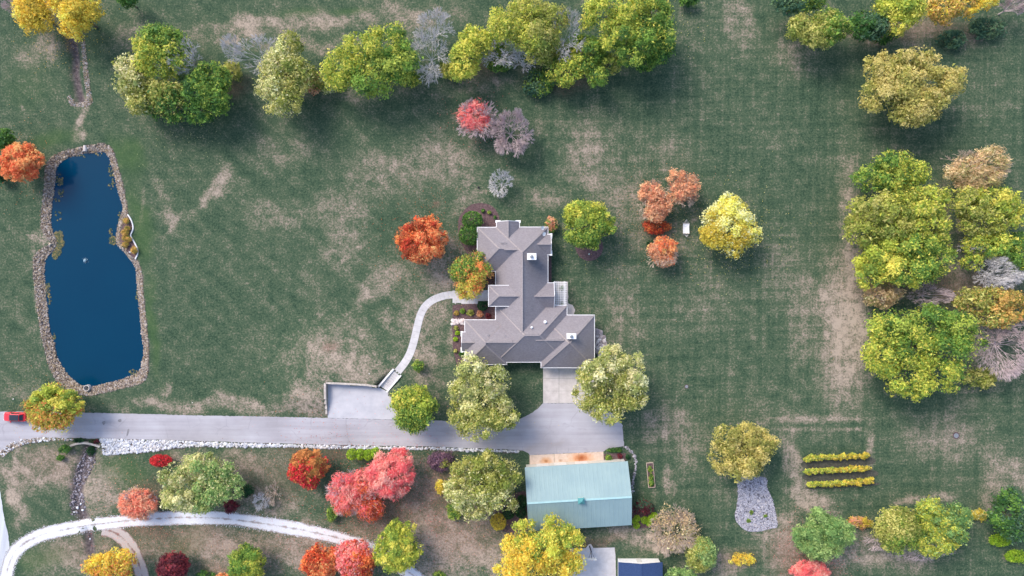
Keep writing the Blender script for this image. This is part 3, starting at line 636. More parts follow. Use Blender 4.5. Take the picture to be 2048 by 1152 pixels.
for px, py, z in ((1085.6,456,4.1),(1088.3,468,4.75)):
    x, y, _ = W(px, py, z)
    dish = MB(); n = 14
    ax = Vector((0.55,-0.25,0.8)).normalized(); u = ax.cross(Vector((0,0,1))).normalized(); v2 = ax.cross(u)
    vs = [tuple(Vector((x,y,z))-ax*0.10)]; fs = []
    for ri, (rr, dp) in enumerate(((0.2,-.075),(0.4,0.0))):
        for k in range(n): vs.append(tuple(Vector((x,y,z))+(u*math.cos(6.2832*k/n)+v2*math.sin(6.2832*k/n))*rr+ax*dp))
    fs += [(0,1+k,1+(k+1)%n) for k in range(n)]+[(1+k,1+n+k,1+n+(k+1)%n,1+(k+1)%n) for k in range(n)]
    dish.add(vs, fs); do = dish.build('satellite_dish', M['white_metal'], house)
    MB().tube((x,y,z-0.9),(x,y,z-.08),.04).tube((x,y,z-.05),(x+ax.x*.5,y+ax.y*.5,z+ax.z*.35),.02).box(x+ax.x*.5-.06,y+ax.y*.5-.06,z+ax.z*.35-.05,x+ax.x*.5+.06,y+ax.y*.5+.06,z+ax.z*.35+.05).build('dish_arm', M['grey_metal'], do)
# windows, doors (seen only past the eaves)
def window(px, py, side, z0=0.9, z1=2.3, w=1.4, nm='window'):
    x, y, _ = W(px, py, 1.5); f = MB(); p = MB()
    dx, dy = (w/2, 0.06) if side in 'NS' else (0.06, w/2)
    fr = f.box(x-dx, y-dy, z0, x+dx, y+dy, z1).build(nm, M['white_trim'] if nm == 'window' else M['door'], house)
    if nm == 'window':
        p.box(x-dx*(.86 if side in 'NS' else 1.3), y-dy*(.86 if side in 'EW' else 1.3), z0+.1, x+dx*(.86 if side in 'NS' else 1.3), y+dy*(.86 if side in 'EW' else 1.3), z1-.1).build('pane', M['glass'], fr)
for a in ((1016,448.9,'N'),(1091.5,540,'E'),(960.2,510,'W'),(929.5,683,'W'),(1097,489,'E'),(1184,660,'E'),(1091.4,525,'E')): window(*a)
for px in (1107,1135,1163): window(px, 730.2, 'S', 0.05, 2.4, 2.5, 'garage_door')
window(977, 590, 'W', 0.05, 2.2, 1.1, 'front_door')
# pergola beside the house
pg = empty('pergola', W(1120,588,0), 'white slatted pergola over the patio on the east side of the house', 'pergola')
ox_, oy_, _ = W(1120,588,0)
def PL(px, py, z): x, y, _ = W(px, py, z); return (x-ox_, y-oy_, z)
for px, py in ((1109,565),(1129,565),(1109,609),(1129,609)):
    x, y, _ = PL(px, py, 0); MB().box(x-.08,y-.08,0,x+.08,y+.08,2.55).build('post', M['white_trim'], pg)
for px in (1109,1128.5): MB().beam(PL(px,562.5,2.62), PL(px,611,2.62), .12, .16).build('beam', M['white_trim'], pg)
for k in range(13):
    py = 565+k*3.6; MB().beam(PL(1106.5,py,2.76), PL(1134,py,2.76), .07, .12).build('slat', M['white_trim'], pg)
for k in range(6):
    px = 1107.8+k*4.6; MB().beam(PL(px,562.8,2.85), PL(px,610.5,2.85), .05, .05).build('lath', M['white_trim'], pg)

# ------------------------------------------------------------------ barn with blue-green metal roof
bm_, t = mat('barn_metal', 0.5, 0.45)
t.L(t.ramp(t.noise(0.25, 4, 0.6), [(0.3,(0.205,0.300,0.325)),(0.7,(0.245,0.345,0.36))]), t.b.inputs['Base Color']); t.bump(t.noise(1.5, 2), 0.06, 0.05)
M['barn_metal'] = bm_
M['barn_wall'] = mottled('barn_wall', [(0.3,(0.48,0.46,0.42)),(0.7,(0.58,0.56,0.52))], 1, 3, 0.6, 0)
ZB, ZR = 3.3, 5.6
e_tl, e_tr = np.array(W(1050,935,ZB)), np.array(W(1255,922.5,ZB)); e_br = np.array(W(1264.5,1050,ZB)); 
r_l, r_r = np.array(W(1054,1003.5,ZR)), np.array(W(1262.5,991,ZR))
u = (e_tr-e_tl); Lx = np.linalg.norm(u); u /= Lx; v_dn = np.array([u[1], -u[0], 0])      # towards the picture's bottom
Wd = np.dot(e_br-e_tr, v_dn); cen_b = e_tl + u*Lx/2 + v_dn*Wd/2
barn = empty('barn', (cen_b[0], cen_b[1], 0), 'long metal barn with a ribbed blue-green roof and small cupola', 'barn', rz=math.atan2(u[1], u[0]))
hx, hy = Lx/2, Wd/2; rise = ZR-ZB
MB().box(-hx+.25, -hy+.35, 0, hx-.25, hy-.35, ZB-.05).add([(sx,yy,zz) for sx in (-hx+.25,) for yy,zz in ((-hy+.35,ZB-.05),(hy-.35,ZB-.05),(0,ZR-.22))]+[(hx-.25,yy,zz) for yy,zz in ((-hy+.35,ZB-.05),(hy-.35,ZB-.05),(0,ZR-.22))], [(0,2,1),(3,4,5),(0,3,5,2),(1,2,5,4)]).build('wall', M['barn_wall'], barn)
npan = 23; pw = 2*hx/npan
pmh = {}
for sgn in (1, -1):
    m = MB(); y_e = sgn*hy; d = Vector((0, y_e, -rise)); L_ = d.length
    nrm = Vector((0, sgn*rise, hy)).normalized()
    prof = [(-.5,0),(-.47,.035),(-.43,.035),(-.40,0),(-.10,0),(-.07,.025),(-.03,.025),(0,0),(.30,0),(.47,0),(.5,0.012)]
    pts = []
    for xx, hh in prof:
        for tt in (0, 1):
            p = Vector((xx*pw, 0, 0))+d*tt+nrm*hh; pts.append((p.x, p.y, p.z))
    n = len(prof); base_ = [(p[0], p[1], p[2]-.05) for p in pts]
    fs = [((2*i,2*i+1,2*i+3,2*i+2) if sgn < 0 else (2*i,2*i+2,2*i+3,2*i+1)) for i in range(n-1)]
    fs += [(1,2*n+1,2*n+2*n-1,2*n-1)] if False else []
    m.add(pts, fs)
    m.add([(-.5*pw,y_e,-rise),(.5*pw,y_e,-rise),(.5*pw,y_e,-rise-.12),(-.5*pw,y_e,-rise-.12)], [(0,1,2,3)] if sgn < 0 else [(3,2,1,0)])
    pmh[sgn] = m.mesh('roof_panel'); pmh[sgn].materials.append(bm_)
for sgn in (1, -1):
    for k in range(npan): link('roof_panel', pmh[sgn], None, barn, (-hx+(k+.5)*pw, 0, ZR))
MB().beam((-hx,0,ZR+.03),(hx,0,ZR+.03),.36,.05).build('ridge_cap', mottled('ridge_metal', [(0.3,(0.30,0.48,0.50)),(0.7,(0.36,0.54,0.56))], 2, 2, 0.4, 0), barn)
for sx in (-hx, hx):
    for sy in (hy, -hy): MB().beam((sx,0,ZR-.03),(sx,sy,ZB-.03),.1,.18).build('rake_trim', M['barn_metal'], barn)
cx_ = (1160-1157)*S
MB().box(cx_-.45,-.45,ZR-.4,cx_+.45,.45,ZR+.55).build('cupola', M['barn_wall'], barn)
MB().add([(cx_-.62,-.62,ZR+.55),(cx_+.62,-.62,ZR+.55),(cx_+.62,.62,ZR+.55),(cx_-.62,.62,ZR+.55),(cx_,0,ZR+1.1)], [(0,1,4),(1,2,4),(2,3,4),(3,0,4),(3,2,1,0)]).build('cupola_roof', mottled('cupola_teal', [(0.3,(0.06,0.22,0.24)),(0.7,(0.10,0.29,0.30))], 2, 2, 0.35, 0), barn)
for k, xx in enumerate((-6.5, -3.0, 1.2)): MB().box(xx-1.2, hy-.36, .05, xx+1.2, hy-.30, 2.6).build('door', M['door'], barn)

# ------------------------------------------------------------------ white shed with navy roof (bottom edge)
x0, y0, _ = W(1276, 1117, 0)
shed = empty('shed', (x0, y0, 0), 'white gabled shed with dark navy shingle roof beside the court', 'shed')
M['navy'] = mottled('navy_shingle', [(0.3,(0.020,0.040,0.105)),(0.55,(0.030,0.058,0.145)),(0.75,(0.05,0.085,0.18))], 5, 5, 0.85, 0.3)
hw_, ez, pz, ln_ = 4.05, 2.4, 3.15, 8.0
MB().add([(-hw_,0,0),(hw_,0,0),(hw_,0,ez),(0,0,pz),(-hw_,0,ez),(-hw_,-ln_,0),(hw_,-ln_,0),(hw_,-ln_,ez),(0,-ln_,pz),(-hw_,-ln_,ez)], [(4,3,2,1,0),(5,6,7,8,9),(0,5,9,4),(1,2,7,6),(0,1,6,5)]).build('wall', M['white_trim'], shed)
for sg in (-1, 1):
    m = MB(); a = [(0,.3,pz+.16),(sg*(hw_+.3),.3,ez+.1),(sg*(hw_+.3),-ln_-.3,ez+.1),(0,-ln_-.3,pz+.16)]
    b = [(p[0],p[1],p[2]-.1) for p in a]
    fs = [(0,1,2,3),(7,6,5,4),(0,4,5,1),(1,5,6,2),(2,6,7,3),(3,7,4,0)]
    if sg > 0: pass
    else: fs = [f[::-1] for f in fs]
    fs = [f[::-1] for f in fs]
    m.add(a+b, fs).build('roof', M['navy'], shed)
MB().beam((0,.3,pz+.17),(0,-ln_-.3,pz+.17),.25,.05).build('ridge_cap', M['navy'], shed)
MB().box(-.5,.0,.0,.5,.04,2.0).build('door', M['door'], shed)

# ------------------------------------------------------------------ basketball hoop
x0, y0, _ = W(1179, 1092, 0)
bh = empty('basketball_hoop', (x0, y0, 0), 'black basketball hoop with white backboard at the edge of the court', 'basketball hoop')
MB().box(-.09,-.09,0,.09,.09,2.9).build('pole', M['black_metal'], bh)
MB().beam((-.06,0,2.8),(-.5,-1.15,3.1),.06,.06).beam((.06,0,2.8),(.6,-1.15,3.1),.06,.06).beam((0,0,2.6),(0.05,-1.15,2.85),.07,.07).beam((0,0,2.95),(0.05,-1.15,3.3),.07,.07).build('arm', M['black_metal'], bh)
MB().box(-.85,-1.22,2.8,.95,-1.17,3.85).build('backboard', M['white_metal'], bh)
m = MB(); n = 16
for k in range(n):
    a, b = 6.2832*k/n, 6.2832*(k+1)/n
    m.tube((.05+.23*math.cos(a),-1.5+.23*math.sin(a),3.05),(.05+.23*math.cos(b),-1.5+.23*math.sin(b),3.05),.015,.015,5)
m.build('rim', mottled('rim_orange', [(0.3,(0.5,0.1,0.02)),(0.7,(0.6,0.13,0.03))], 3), bh)

# ------------------------------------------------------------------ retaining wall round the parking pad
rw = empty('retaining_wall', (0, 0, 0), 'low stone retaining wall round the north and west sides of the parking pad', 'wall')
def wall_run(P, w=0.42, cap_len=0.95, lo=0.15):
    P = catmull(P, False, 6); q = W2(P); seg = np.linalg.norm(np.diff(q, axis=0), axis=1); s_ = np.concatenate([[0], np.cumsum(seg)])
    n = max(1, int(s_[-1]/cap_len)); ss = np.linspace(0, s_[-1], n+1)
    X = np.interp(ss, s_, q[:, 0]); Y = np.interp(ss, s_, q[:, 1])
    for i in range(n):
        a = np.array([X[i], Y[i]]); b = np.array([X[i+1], Y[i+1]]); d = (b-a)/np.linalg.norm(b-a); nn = np.array([-d[1], d[0]])
        zz = max(float(ground_h(np.array([a[0]+o_[0]*1.0 for o_ in (nn, -nn)]), np.array([a[1]+o_[1]*1.0 for o_ in (nn, -nn)])).max()), lo)+.08
        j = rng.uniform(-.03, .03); w2 = w*rng.uniform(.42, .52)
        MB().prism([tuple(a+nn*w*.42), tuple(b+nn*w*.42), tuple(b-nn*w*.42), tuple(a-nn*w*.42)], -.3, zz).build('wall_block', M['cap_stone'], rw)
        a2, b2 = a+d*.02, b-d*.02
        MB().prism([tuple(a2+nn*w2+nn*j), tuple(b2+nn*w2+nn*j), tuple(b2-nn*w2+nn*j), tuple(a2-nn*w2+nn*j)], zz-.01, zz+.1+rng.uniform(0, .03)).build('cap_stone', M['cap_stone'], rw)
wall_run([(653.5,828),(653.5,800),(653.5,764.5)]); wall_run([(655.8,764.2),(700,765.8),(740,768.5),(756,771.5)]); wall_run([(776,783),(786,797),(798,822)])
# headwall over the ditch culvert
hwl = empty('culvert_headwall', W(171,889,0), 'curved beige stone headwall where the ditch meets the drive', 'wall')
P = catmull([(142,891),(155,887),(170,885.5),(186,888),(201,893)], False, 4); o_ = np.array(W(171,889)[:2]); q = W2(P)-o_
for i in range(0, len(q)-1, 1):
    d = (q[i+1]-q[i]); d /= np.linalg.norm(d); nn = np.array([-d[1], d[0]])*.2
    MB().prism([tuple(q[i]+nn), tuple(q[i+1]-d*.02+nn), tuple(q[i+1]-d*.02-nn), tuple(q[i]-nn)], -.7, .32+rng.uniform(0,.04)).build('stone', M['cap_stone'], hwl)
# white curved edging of the pond-side bed
be = empty('bed_edging', (0, 0, 0), 'white curved concrete edging around the planting bed beside the pond', 'edging')
q = W2(catmull([(256,429),(263,440),(267,455),(264,465),(262,472),(269,484),(275,497),(276,508),(271,518)], False, 4))
for i in range(len(q)-1):
    d = (q[i+1]-q[i]); d /= np.linalg.norm(d); nn = np.array([-d[1], d[0]])*.10
    MB().prism([tuple(q[i]+nn), tuple(q[i+1]-d*.015+nn), tuple(q[i+1]-d*.015-nn), tuple(q[i]-nn)], -.1, .2).build('kerb_block', M['white_trim'], be)

# ------------------------------------------------------------------ pond fittings
x0, y0, _ = W(174, 776, 0)
sp_ = empty('standpipe', (x0, y0, -.5), 'round grey overflow pipe with a black grate at the south end of the pond', 'pipe')
n = 24; m = MB(); vs = []; fs = []
for k in range(n):
    a = 6.2832*k/n
    for r_, z_ in ((.62,0),(.62,.75),(.5,.75),(.5,0)): vs.append((r_*math.cos(a), r_*math.sin(a), z_))
for k in range(n):
    for j in range(4): fs.append((4*k+j, 4*((k+1)%n)+j, 4*((k+1)%n)+(j+1)%4, 4*k+(j+1)%4))
m.add(vs, fs).build('pipe_ring', M['concrete'], sp_)
MB().prism([(.5*math.cos(6.2832*k/n), .5*math.sin(6.2832*k/n)) for k in range(n)], .0, .15).build('opening', M['dark_hole'], sp_)
for k in range(4):
    yy = -.3+.2*k; hw2 = math.sqrt(.5**2-yy**2); MB().box(-hw2,yy-.025,.68,hw2,yy+.025,.73).build('grate_bar', M['grey_metal'], sp_)
x0, y0, _ = W(170, 297, 0)
ip = empty('culvert_pipe', (x0, y0, -.4), 'short concrete inlet pipe poking through the stones at the north end of the pond', 'pipe')
m = MB(); vs = []; fs = []
for k in range(16):
    a = 6.2832*k/16
    for yy, r_ in ((.6,.35),(-.55,.35),(-.55,.27),(.6,.27)): vs.append((r_*math.cos(a), yy, .3+r_*math.sin(a)))
for k in range(16):
    for j in range(4): fs.append((4*k+j, 4*((k+1)%16)+j, 4*((k+1)%16)+(j+1)%4, 4*k+(j+1)%4))
m.add(vs, fs).build('barrel', M['concrete'], ip)
MB().box(-.26,-.4,.05,.26,.2,.5).build('dark_throat', M['dark_hole'], ip)
x0, y0, _ = W(171, 521, -.5)
ft = empty('pond_fountain', (x0, y0, -.5), 'small bubbling fountain head in the middle of the pond', 'fountain')
MB().tube((0,0,-.1),(0,0,.12),.22,.16,12).build('nozzle', M['grey_metal'], ft)
wsp, t_ = mat('spray', 0.2, 0.5, col=(0.55,0.72,0.80)); n = 110
a = rng.uniform(0, 6.28, n); rr = np.abs(rng.normal(0, .28, n)); zz = .35*np.exp(-(rr/.35)**2)*rng.uniform(.5,1,n)+.03
V = (IV[None]*rng.uniform(.02,.05,(n,1,1))+np.stack([rr*np.cos(a), rr*np.sin(a), zz],1)[:,None]).reshape(-1,3)
tag(link('spray', np_mesh('spray', V, (IF[None]+12*np.arange(n)[:,None,None]).reshape(-1,3)), wsp, ft), kind='stuff')
# floating weed mats along the banks
def pads(clusters):
    Vs = []; cs = []
    for cx, cy, rx, ry, n in clusters:
        r_ = np.sqrt(rng.uniform(0,1,n)); a = rng.uniform(0,6.28,n)
        q = W2(np.stack([cx+rx*r_*np.cos(a), cy+ry*r_*np.sin(a)],1)); sz = rng.uniform(.09,.26,n)
        k = np.arange(6)*6.2832/6
        w_ = np.stack([q[:,None,0]+sz[:,None]*np.cos(k)*rng.uniform(.6,1.2,(n,6)), q[:,None,1]+sz[:,None]*np.sin(k)*rng.uniform(.6,1.2,(n,6)), np.broadcast_to(-.5+.02+rng.uniform(0,.03,(n,1)), (n,6))],2)
        Vs.append(w_.reshape(-1,3)); pal = np.array([lin(c) for c in ((120,125,95),(95,110,80),(140,130,100),(160,145,95),(80,95,75))])*.8
        cs.append(np.repeat(pal[rng.integers(0,5,n)],6,0))
    V = np.concatenate(Vs); n = len(V)//6
    o = link('water_weed', np_mesh('water_weed', V, np.arange(6*n).reshape(n,6), col=np.concatenate(cs)), M['leaf'])
    tag(o, 'olive floating water weed in mats along the pond edges', 'water weed', kind='stuff')
pads([(114,470,9,9,150),(117,486,8,10,150),(111,502,8,11,130),(107,511,5,8,60),(223,480,7,9,70),(219,463,3,6,14),(116,360,7,12,40),(119,385,6,8,18),(111,400,6,3,10),(218,340,4,14,22),(226,355,5,14,18),(219,370,5,8,8),(92,580,5,14,30),(96,600,4,10,12),(105,675,4,8,10),(272,590,4,10,14),(265,745,8,6,18),(237,433,4,9,16),(110,430,12,20,8),(160,312,14,3,8),(195,308,10,3,6)])

# ------------------------------------------------------------------ trees and shrubs
PAL = {
 'olive': [(158,156,80),(130,138,58),(178,172,98),(106,120,52)], 'pale': [(196,190,132),(160,164,98),(128,138,80),(205,196,150)],
 'ygreen': [(172,175,64),(144,157,56),(198,187,80),(114,136,54)], 'green': [(112,142,56),(86,120,50),(150,162,66),(70,102,46)],
 'fresh': [(132,158,92),(104,136,76),(152,172,104),(84,118,66)],
 'dgreen': [(66,106,48),(50,86,42),(96,130,52)], 'teal': [(70,100,76),(52,84,66),(92,118,84)], 'gold': [(232,186,58),(212,172,50),(196,166,62),(240,200,84)],
 'lemon': [(244,228,128),(228,208,98),(200,188,78),(250,236,160)], 'orange': [(228,136,84),(210,112,70),(232,158,98)],
 'russet': [(178,118,64),(158,106,58),(190,132,74),(134,104,54)], 'redorange': [(205,84,46),(172,64,46),(220,122,62),(140,70,44)], 'pink': [(242,122,118),(250,148,136),(224,96,100)], 'salmon': [(236,140,112),(222,120,98),(240,160,128)],
 'crimson': [(190,36,48),(214,64,66),(150,30,42)], 'darkred': [(104,42,54),(128,50,56),(80,36,46)], 'rust': [(205,146,108),(188,122,92),(212,162,122),(172,134,108)],
 'khaki': [(172,160,88),(150,146,74),(188,174,108),(130,132,64)], 'tan': [(196,166,124),(172,150,106),(210,180,140),(140,136,84)], 'autumn': [(206,150,84),(184,170,70),(206,120,66),(150,148,60)], 'amber': [(188,152,80),(160,142,66),(205,160,92),(124,124,58)],
 'chart': [(130,160,30),(154,176,44),(106,140,28)], 'boxwood': [(38,74,44),(28,58,38),(52,90,50)], 'purple': [(112,84,104),(132,100,112),(92,70,90)], 'mustard': [(176,158,50),(150,142,48),(196,170,62)],
}
LEAFGAIN = 1.42
def lpal(p):
    c = np.array([lin(q) for q in p]); g_ = (c@np.array([.3,.55,.15]))[:, None]
    return (c*.95+g_*.05)*LEAFGAIN
def tubes(segs, sides):
    A = np.array([s_[0] for s_ in segs]); B = np.array([s_[1] for s_ in segs]); r0 = np.array([s_[2] for s_ in segs]); r1 = np.array([s_[3] for s_ in segs])
    d = B-A; d /= np.linalg.norm(d, axis=1)[:, None]+1e-9
    ref = np.where(np.abs(d[:, 2:3]) > .9, np.array([[1., 0, 0]]), np.array([[0, 0, 1.]])); t_ = np.cross(d, ref); t_ /= np.linalg.norm(t_, axis=1)[:, None]+1e-9; b = np.cross(d, t_)
    k = np.arange(sides)*2*np.pi/sides; ck = np.cos(k)[None, :, None]; sk = np.sin(k)[None, :, None]
    ring = t_[:, None]*ck+b[:, None]*sk
    V = np.concatenate([A[:, None]+ring*r0[:, None, None], B[:, None]+ring*r1[:, None, None]], 1).reshape(-1, 3)
    n = len(segs); i = np.arange(sides); f = np.stack([i, (i+1) % sides, sides+(i+1) % sides, sides+i], 1)
    return V, (f[None]+2*sides*np.arange(n)[:, None, None]).reshape(-1, 4)
def grow(rx, ry, h, seed, levels=5, kids=3, r0=.12, stem=.2, spread=.46, tips=False):
    """branching skeleton inside an ellipse rx, ry, height h; local coordinates, base at origin"""
    g = np.random.default_rng(seed); segs = []
    p0 = np.zeros(3); p1 = np.array([g.normal(0, .15), g.normal(0, .15), h*stem]); segs.append((p0, p1, r0*1.2, r0))
    cur = [(p1, np.array([0, 0, 1.]), h*.26, r0)]
    for lv in range(levels):
        nxt = []
        for p, d, L, r in cur:
            n = kids+(5 if lv == 0 else 0)+(g.random() < .3)
            for k in range(n):
                a = 6.2832*(k+g.random())/n; sp = spread*g.uniform(.5, 1.3)*(1.0 if lv else 2.6)
                u = np.cross(d, [1, 0, 0] if abs(d[0]) < .8 else [0, 1, 0]); u /= np.linalg.norm(u); w = np.cross(d, u)
                nd = d+(u*math.cos(a)+w*math.sin(a))*sp; nd[2] += .12; nd /= np.linalg.norm(nd)
                q = p+nd*L*g.uniform(.7, 1.2)
                segs.append((p, q, r*.75, r*.45)); nxt.append((q, nd, L*.76, r*.5))
        cur = nxt
    P = np.array([s_[1] for s_ in segs]); mx = np.percentile(np.abs(P[:, 0]), 97)+1e-6; my = np.percentile(np.abs(P[:, 1]), 97)+1e-6; mz = P[:, 2].max()
    sc_ = np.array([rx/mx, ry/my, h/mz])
    segs = [(a*sc_, b*sc_, r, rr) for a, b, r, rr in segs]
    return segs
def leaves(lobes, n, size, pal, seed, clump=.24, aspect=1.5, radial=0.0, z0=0.0, fill=.18, pal2=None, mixdir=None, tight=0.0):
    """lobes: (x,y,z,rx,ry,rz) local; many leaf-sized faces gathered in clumps through each lobe's volume"""
    g = np.random.default_rng(seed); lobes = np.array(lobes, float); wt = lobes[:, 3]*lobes[:, 4]; wt /= wt.sum()
    R = np.sqrt(lobes[:, 3]*lobes[:, 4]).mean()
    ncl = int(np.clip(26*(wt*0+1).sum()*1.6, 44, 150)); li = g.choice(len(lobes), ncl, p=wt)
    d = g.normal(0, 1, (ncl, 3)); d[:, 2] = np.abs(d[:, 2])*1.0-.35; d /= np.linalg.norm(d, axis=1)[:, None]
    rad = g.uniform(.5, .96, ncl)**.8; rad[g.random(ncl) < .14] *= 1.14
    cc = lobes[li, :3]+d*rad[:, None]*lobes[li, 3:6]*(1-clump*.55)
    cr = clump*1.12*np.sqrt(lobes[li, 3]*lobes[li, 4])*g.uniform(.6, 1.4, ncl)
    ci = g.choice(ncl, n, p=cr**2/np.sum(cr**2))
    e = g.normal(0, 1, (n, 3)); e /= np.linalg.norm(e, axis=1)[:, None]
    rr = g.uniform(.3, 1.12, n)[:, None]
    P = cc[ci]+e*rr*cr[ci, None]*np.array([1, 1, .8])
    nf = int(n*fill)
    if nf:
        lj = g.choice(len(lobes), nf, p=wt); f = g.normal(0, 1, (nf, 3)); f /= np.linalg.norm(f, axis=1)[:, None]
        P[:nf] = lobes[lj, :3]+f*(g.uniform(0, 1, (nf, 1))**(1/3)*.93)*lobes[lj, 3:6]
    if tight:                                   # clipped, smooth-skinned shrubs
        f = g.normal(0, 1, (n, 3)); f[:, 2] = np.abs(f[:, 2])-.15; f /= np.linalg.norm(f, axis=1)[:, None]; lj = g.choice(len(lobes), n, p=wt)
        k = g.random(n) < tight; P[k] = (lobes[lj, :3]+f*g.uniform(.86, 1.02, (n, 1))*lobes[lj, 3:6])[k]
    P[:, 2] = np.maximum(P[:, 2], z0+.12)
    nrm = e*.55+d[ci]*.45+np.array([0, 0, .6])+g.normal(0, .5, (n, 3)); nrm /= np.linalg.norm(nrm, axis=1)[:, None]
    if radial:
        o_ = P-np.array([lobes[0, 0], lobes[0, 1], lobes[0, 2]-lobes[0, 5]*1.1]); o_ /= np.linalg.norm(o_, axis=1)[:, None]
        tg = o_*radial+g.normal(0, .35, (n, 3))
    else: tg = g.normal(0, 1, (n, 3))
    tg -= nrm*np.sum(tg*nrm, 1)[:, None]; tg /= np.linalg.norm(tg, axis=1)[:, None]; bt = np.cross(nrm, tg)
    sz = size*g.lognormal(0, .38, n)[:, None]; a_ = math.sqrt(aspect); t2 = tg*sz*a_*.6; b2 = bt*sz/a_*.5
    V = np.stack([P-t2*.75+b2*1.1, P-t2*.75-b2*1.1, P+t2*1.15], 1).reshape(-1, 3)
    pl = lpal(pal)
    clc = g.integers(0, len(pl), ncl)
    w = g.random(n)[:, None]
    col = np.where(w < .78, pl[clc[ci]], pl[g.integers(0, len(pl), n)])
    if pal2 is not None:
        p2 = lpal(pal2); dv = np.array(mixdir if mixdir else (1, 0), float); dv /= np.linalg.norm(dv)
        tt = (cc[:, :2]-lobes[:, :2].mean(0))@dv/R + g.normal(0, .45, ncl); sel = (tt > 0)[ci] & (g.random(n) < .9)
        col = np.where(sel[:, None], p2[g.integers(0, len(p2), n)], col)
    clb = g.uniform(.82, 1.16, ncl)[ci][:, None]
    col = np.clip(col*clb*g.uniform(.84, 1.14, (n, 1)), .003, .85)
    return V, np.arange(3*n).reshape(n, 3), np.repeat(col, 3, 0), cc
TREES = 0
def plant(name, cat, label, px, py, rx, ry, h, pal, lobes=None, n=None, size=.34, clump=.24, aspect=1.5, radial=0.0, bare=0.0, bark='bark', low=.28, group=None,
          pal2=None, mixdir=None, fill=.18, tight=0.0, seed=None, barkmat_twig=None, kids=3, levels=5, leafy=True, rtw=.032, shrub=False):
    """a tree or shrub: crown centre (px,py) and radii in photograph pixels, height in metres"""
    global TREES; TREES += 1; seed = seed or 100+TREES*13
    g = np.random.default_rng(seed)
    zc = h*(.62 if not shrub else .5); bx, by, _ = W(px, py, zc); bz = float(ground_h(np.array([bx]), np.array([by]))[0]); k = (H-zc)/H*S
    RX, RY = rx*k*1.09, ry*k*1.09
    root = empty(name, (bx, by, bz), label, cat, group)
    L = []
    if lobes is None:
        L.append((0, 0, zc, RX*.86, RY*.86, h*(1-low)*.5))
        nl = 0 if shrub else g.integers(5, 8)
        for i in range(nl):
            a = 6.2832*(i+g.uniform(-.3, .3))/max(nl, 1); q = g.uniform(.45, .62)
            L.append((math.cos(a)*RX*q, math.sin(a)*RY*q, zc*g.uniform(.82, 1.08), RX*g.uniform(.36, .5), RY*g.uniform(.36, .5), h*(1-low)*g.uniform(.26, .36)))
    else:
        for lx, ly, lrx, lry in lobes:
            dz = g.uniform(-.06, .08)*h
            q = W(lx, ly, zc+dz); L.append((q[0]-bx, q[1]-by, zc+dz, lrx*k*1.07, lry*k*1.07, min(h*(1-low)*.5, max(lrx, lry)*k*1.05)))
    cc = np.array([l[:3] for l in L])
    if leafy:
        area = sum(math.pi*l[3]*l[4] for l in L)*(.6 if lobes is None and not shrub else .9)
        n0 = n; size *= .72
        if n is None: n = int(np.clip(area*(7.2/(size*size*.6))*.42, 700, 28000))
        else: n = int(n*1.9)
        V, F, col, cc = leaves(L, n, size, PAL[pal] if isinstance(pal, str) else pal, seed+1, clump, aspect, radial, 0, fill, PAL[pal2] if isinstance(pal2, str) else pal2, mixdir, tight)
        link('crown', np_mesh('crown', V, F, col=col), M['leaf'], root)
    if bare:
        fs_ = .8 if leafy and bark != 'pink_bark' or (leafy and bare < 1) else 1.0
        segs = grow(RX*fs_, RY*fs_, h*(.97*(.9+.1*fs_)), seed+5, levels, kids, r0=.11 if h > 5 else .07)
        segs = [(a, b, max(r, rtw), max(r2, rtw*.6)) for a, b, r, r2 in segs]
        
        V, F = tubes(segs[:1], 7); link('trunk', np_mesh('trunk', V, F, smooth=True), M[bark], root)
        V, F = tubes(segs[1:], 3); link('branches', np_mesh('branches', V, F), M[bark], root)
    else:
        r0 = max(.05, h*.02); segs = []
        top = np.array([g.normal(0, .2), g.normal(0, .2), h*.55]); mid = top*.5+np.array([g.normal(0, .12), g.normal(0, .12), 0])
        segs += [(np.array([0, 0, -.15]), mid, r0*1.35, r0), (mid, top, r0, r0*.6)]
        for c in cc[g.choice(len(cc), min(len(cc), 9 if not shrub else 5), replace=False)]:
            s_ = mid+(top-mid)*g.uniform(0, 1); m_ = (s_+c)/2+np.array([0, 0, .06*h]); segs += [(s_, m_, r0*.5, r0*.32), (m_, c, r0*.32, r0*.1)]
        V, F = tubes(segs, 6); link('trunk' if not shrub else 'stem', np_mesh('trunk', V, F, smooth=True), M['bark' if bark == 'bark' else bark], root)
    return root
T_ = lambda *a, **k: plant('tree', 'tree', *a, **k)
S_ = lambda *a, **k: plant('shrub', 'shrub', *a, shrub=True, low=.05, **k)
def B_(label, px, py, rx, ry, h, bark='pale_bark', **k): return plant('bare_tree', 'tree', label, px, py, rx, ry, h, k.pop('pal', 'tan'), leafy=k.pop('leafy', False), bare=k.pop('bare', 1.0), bark=bark, **k)
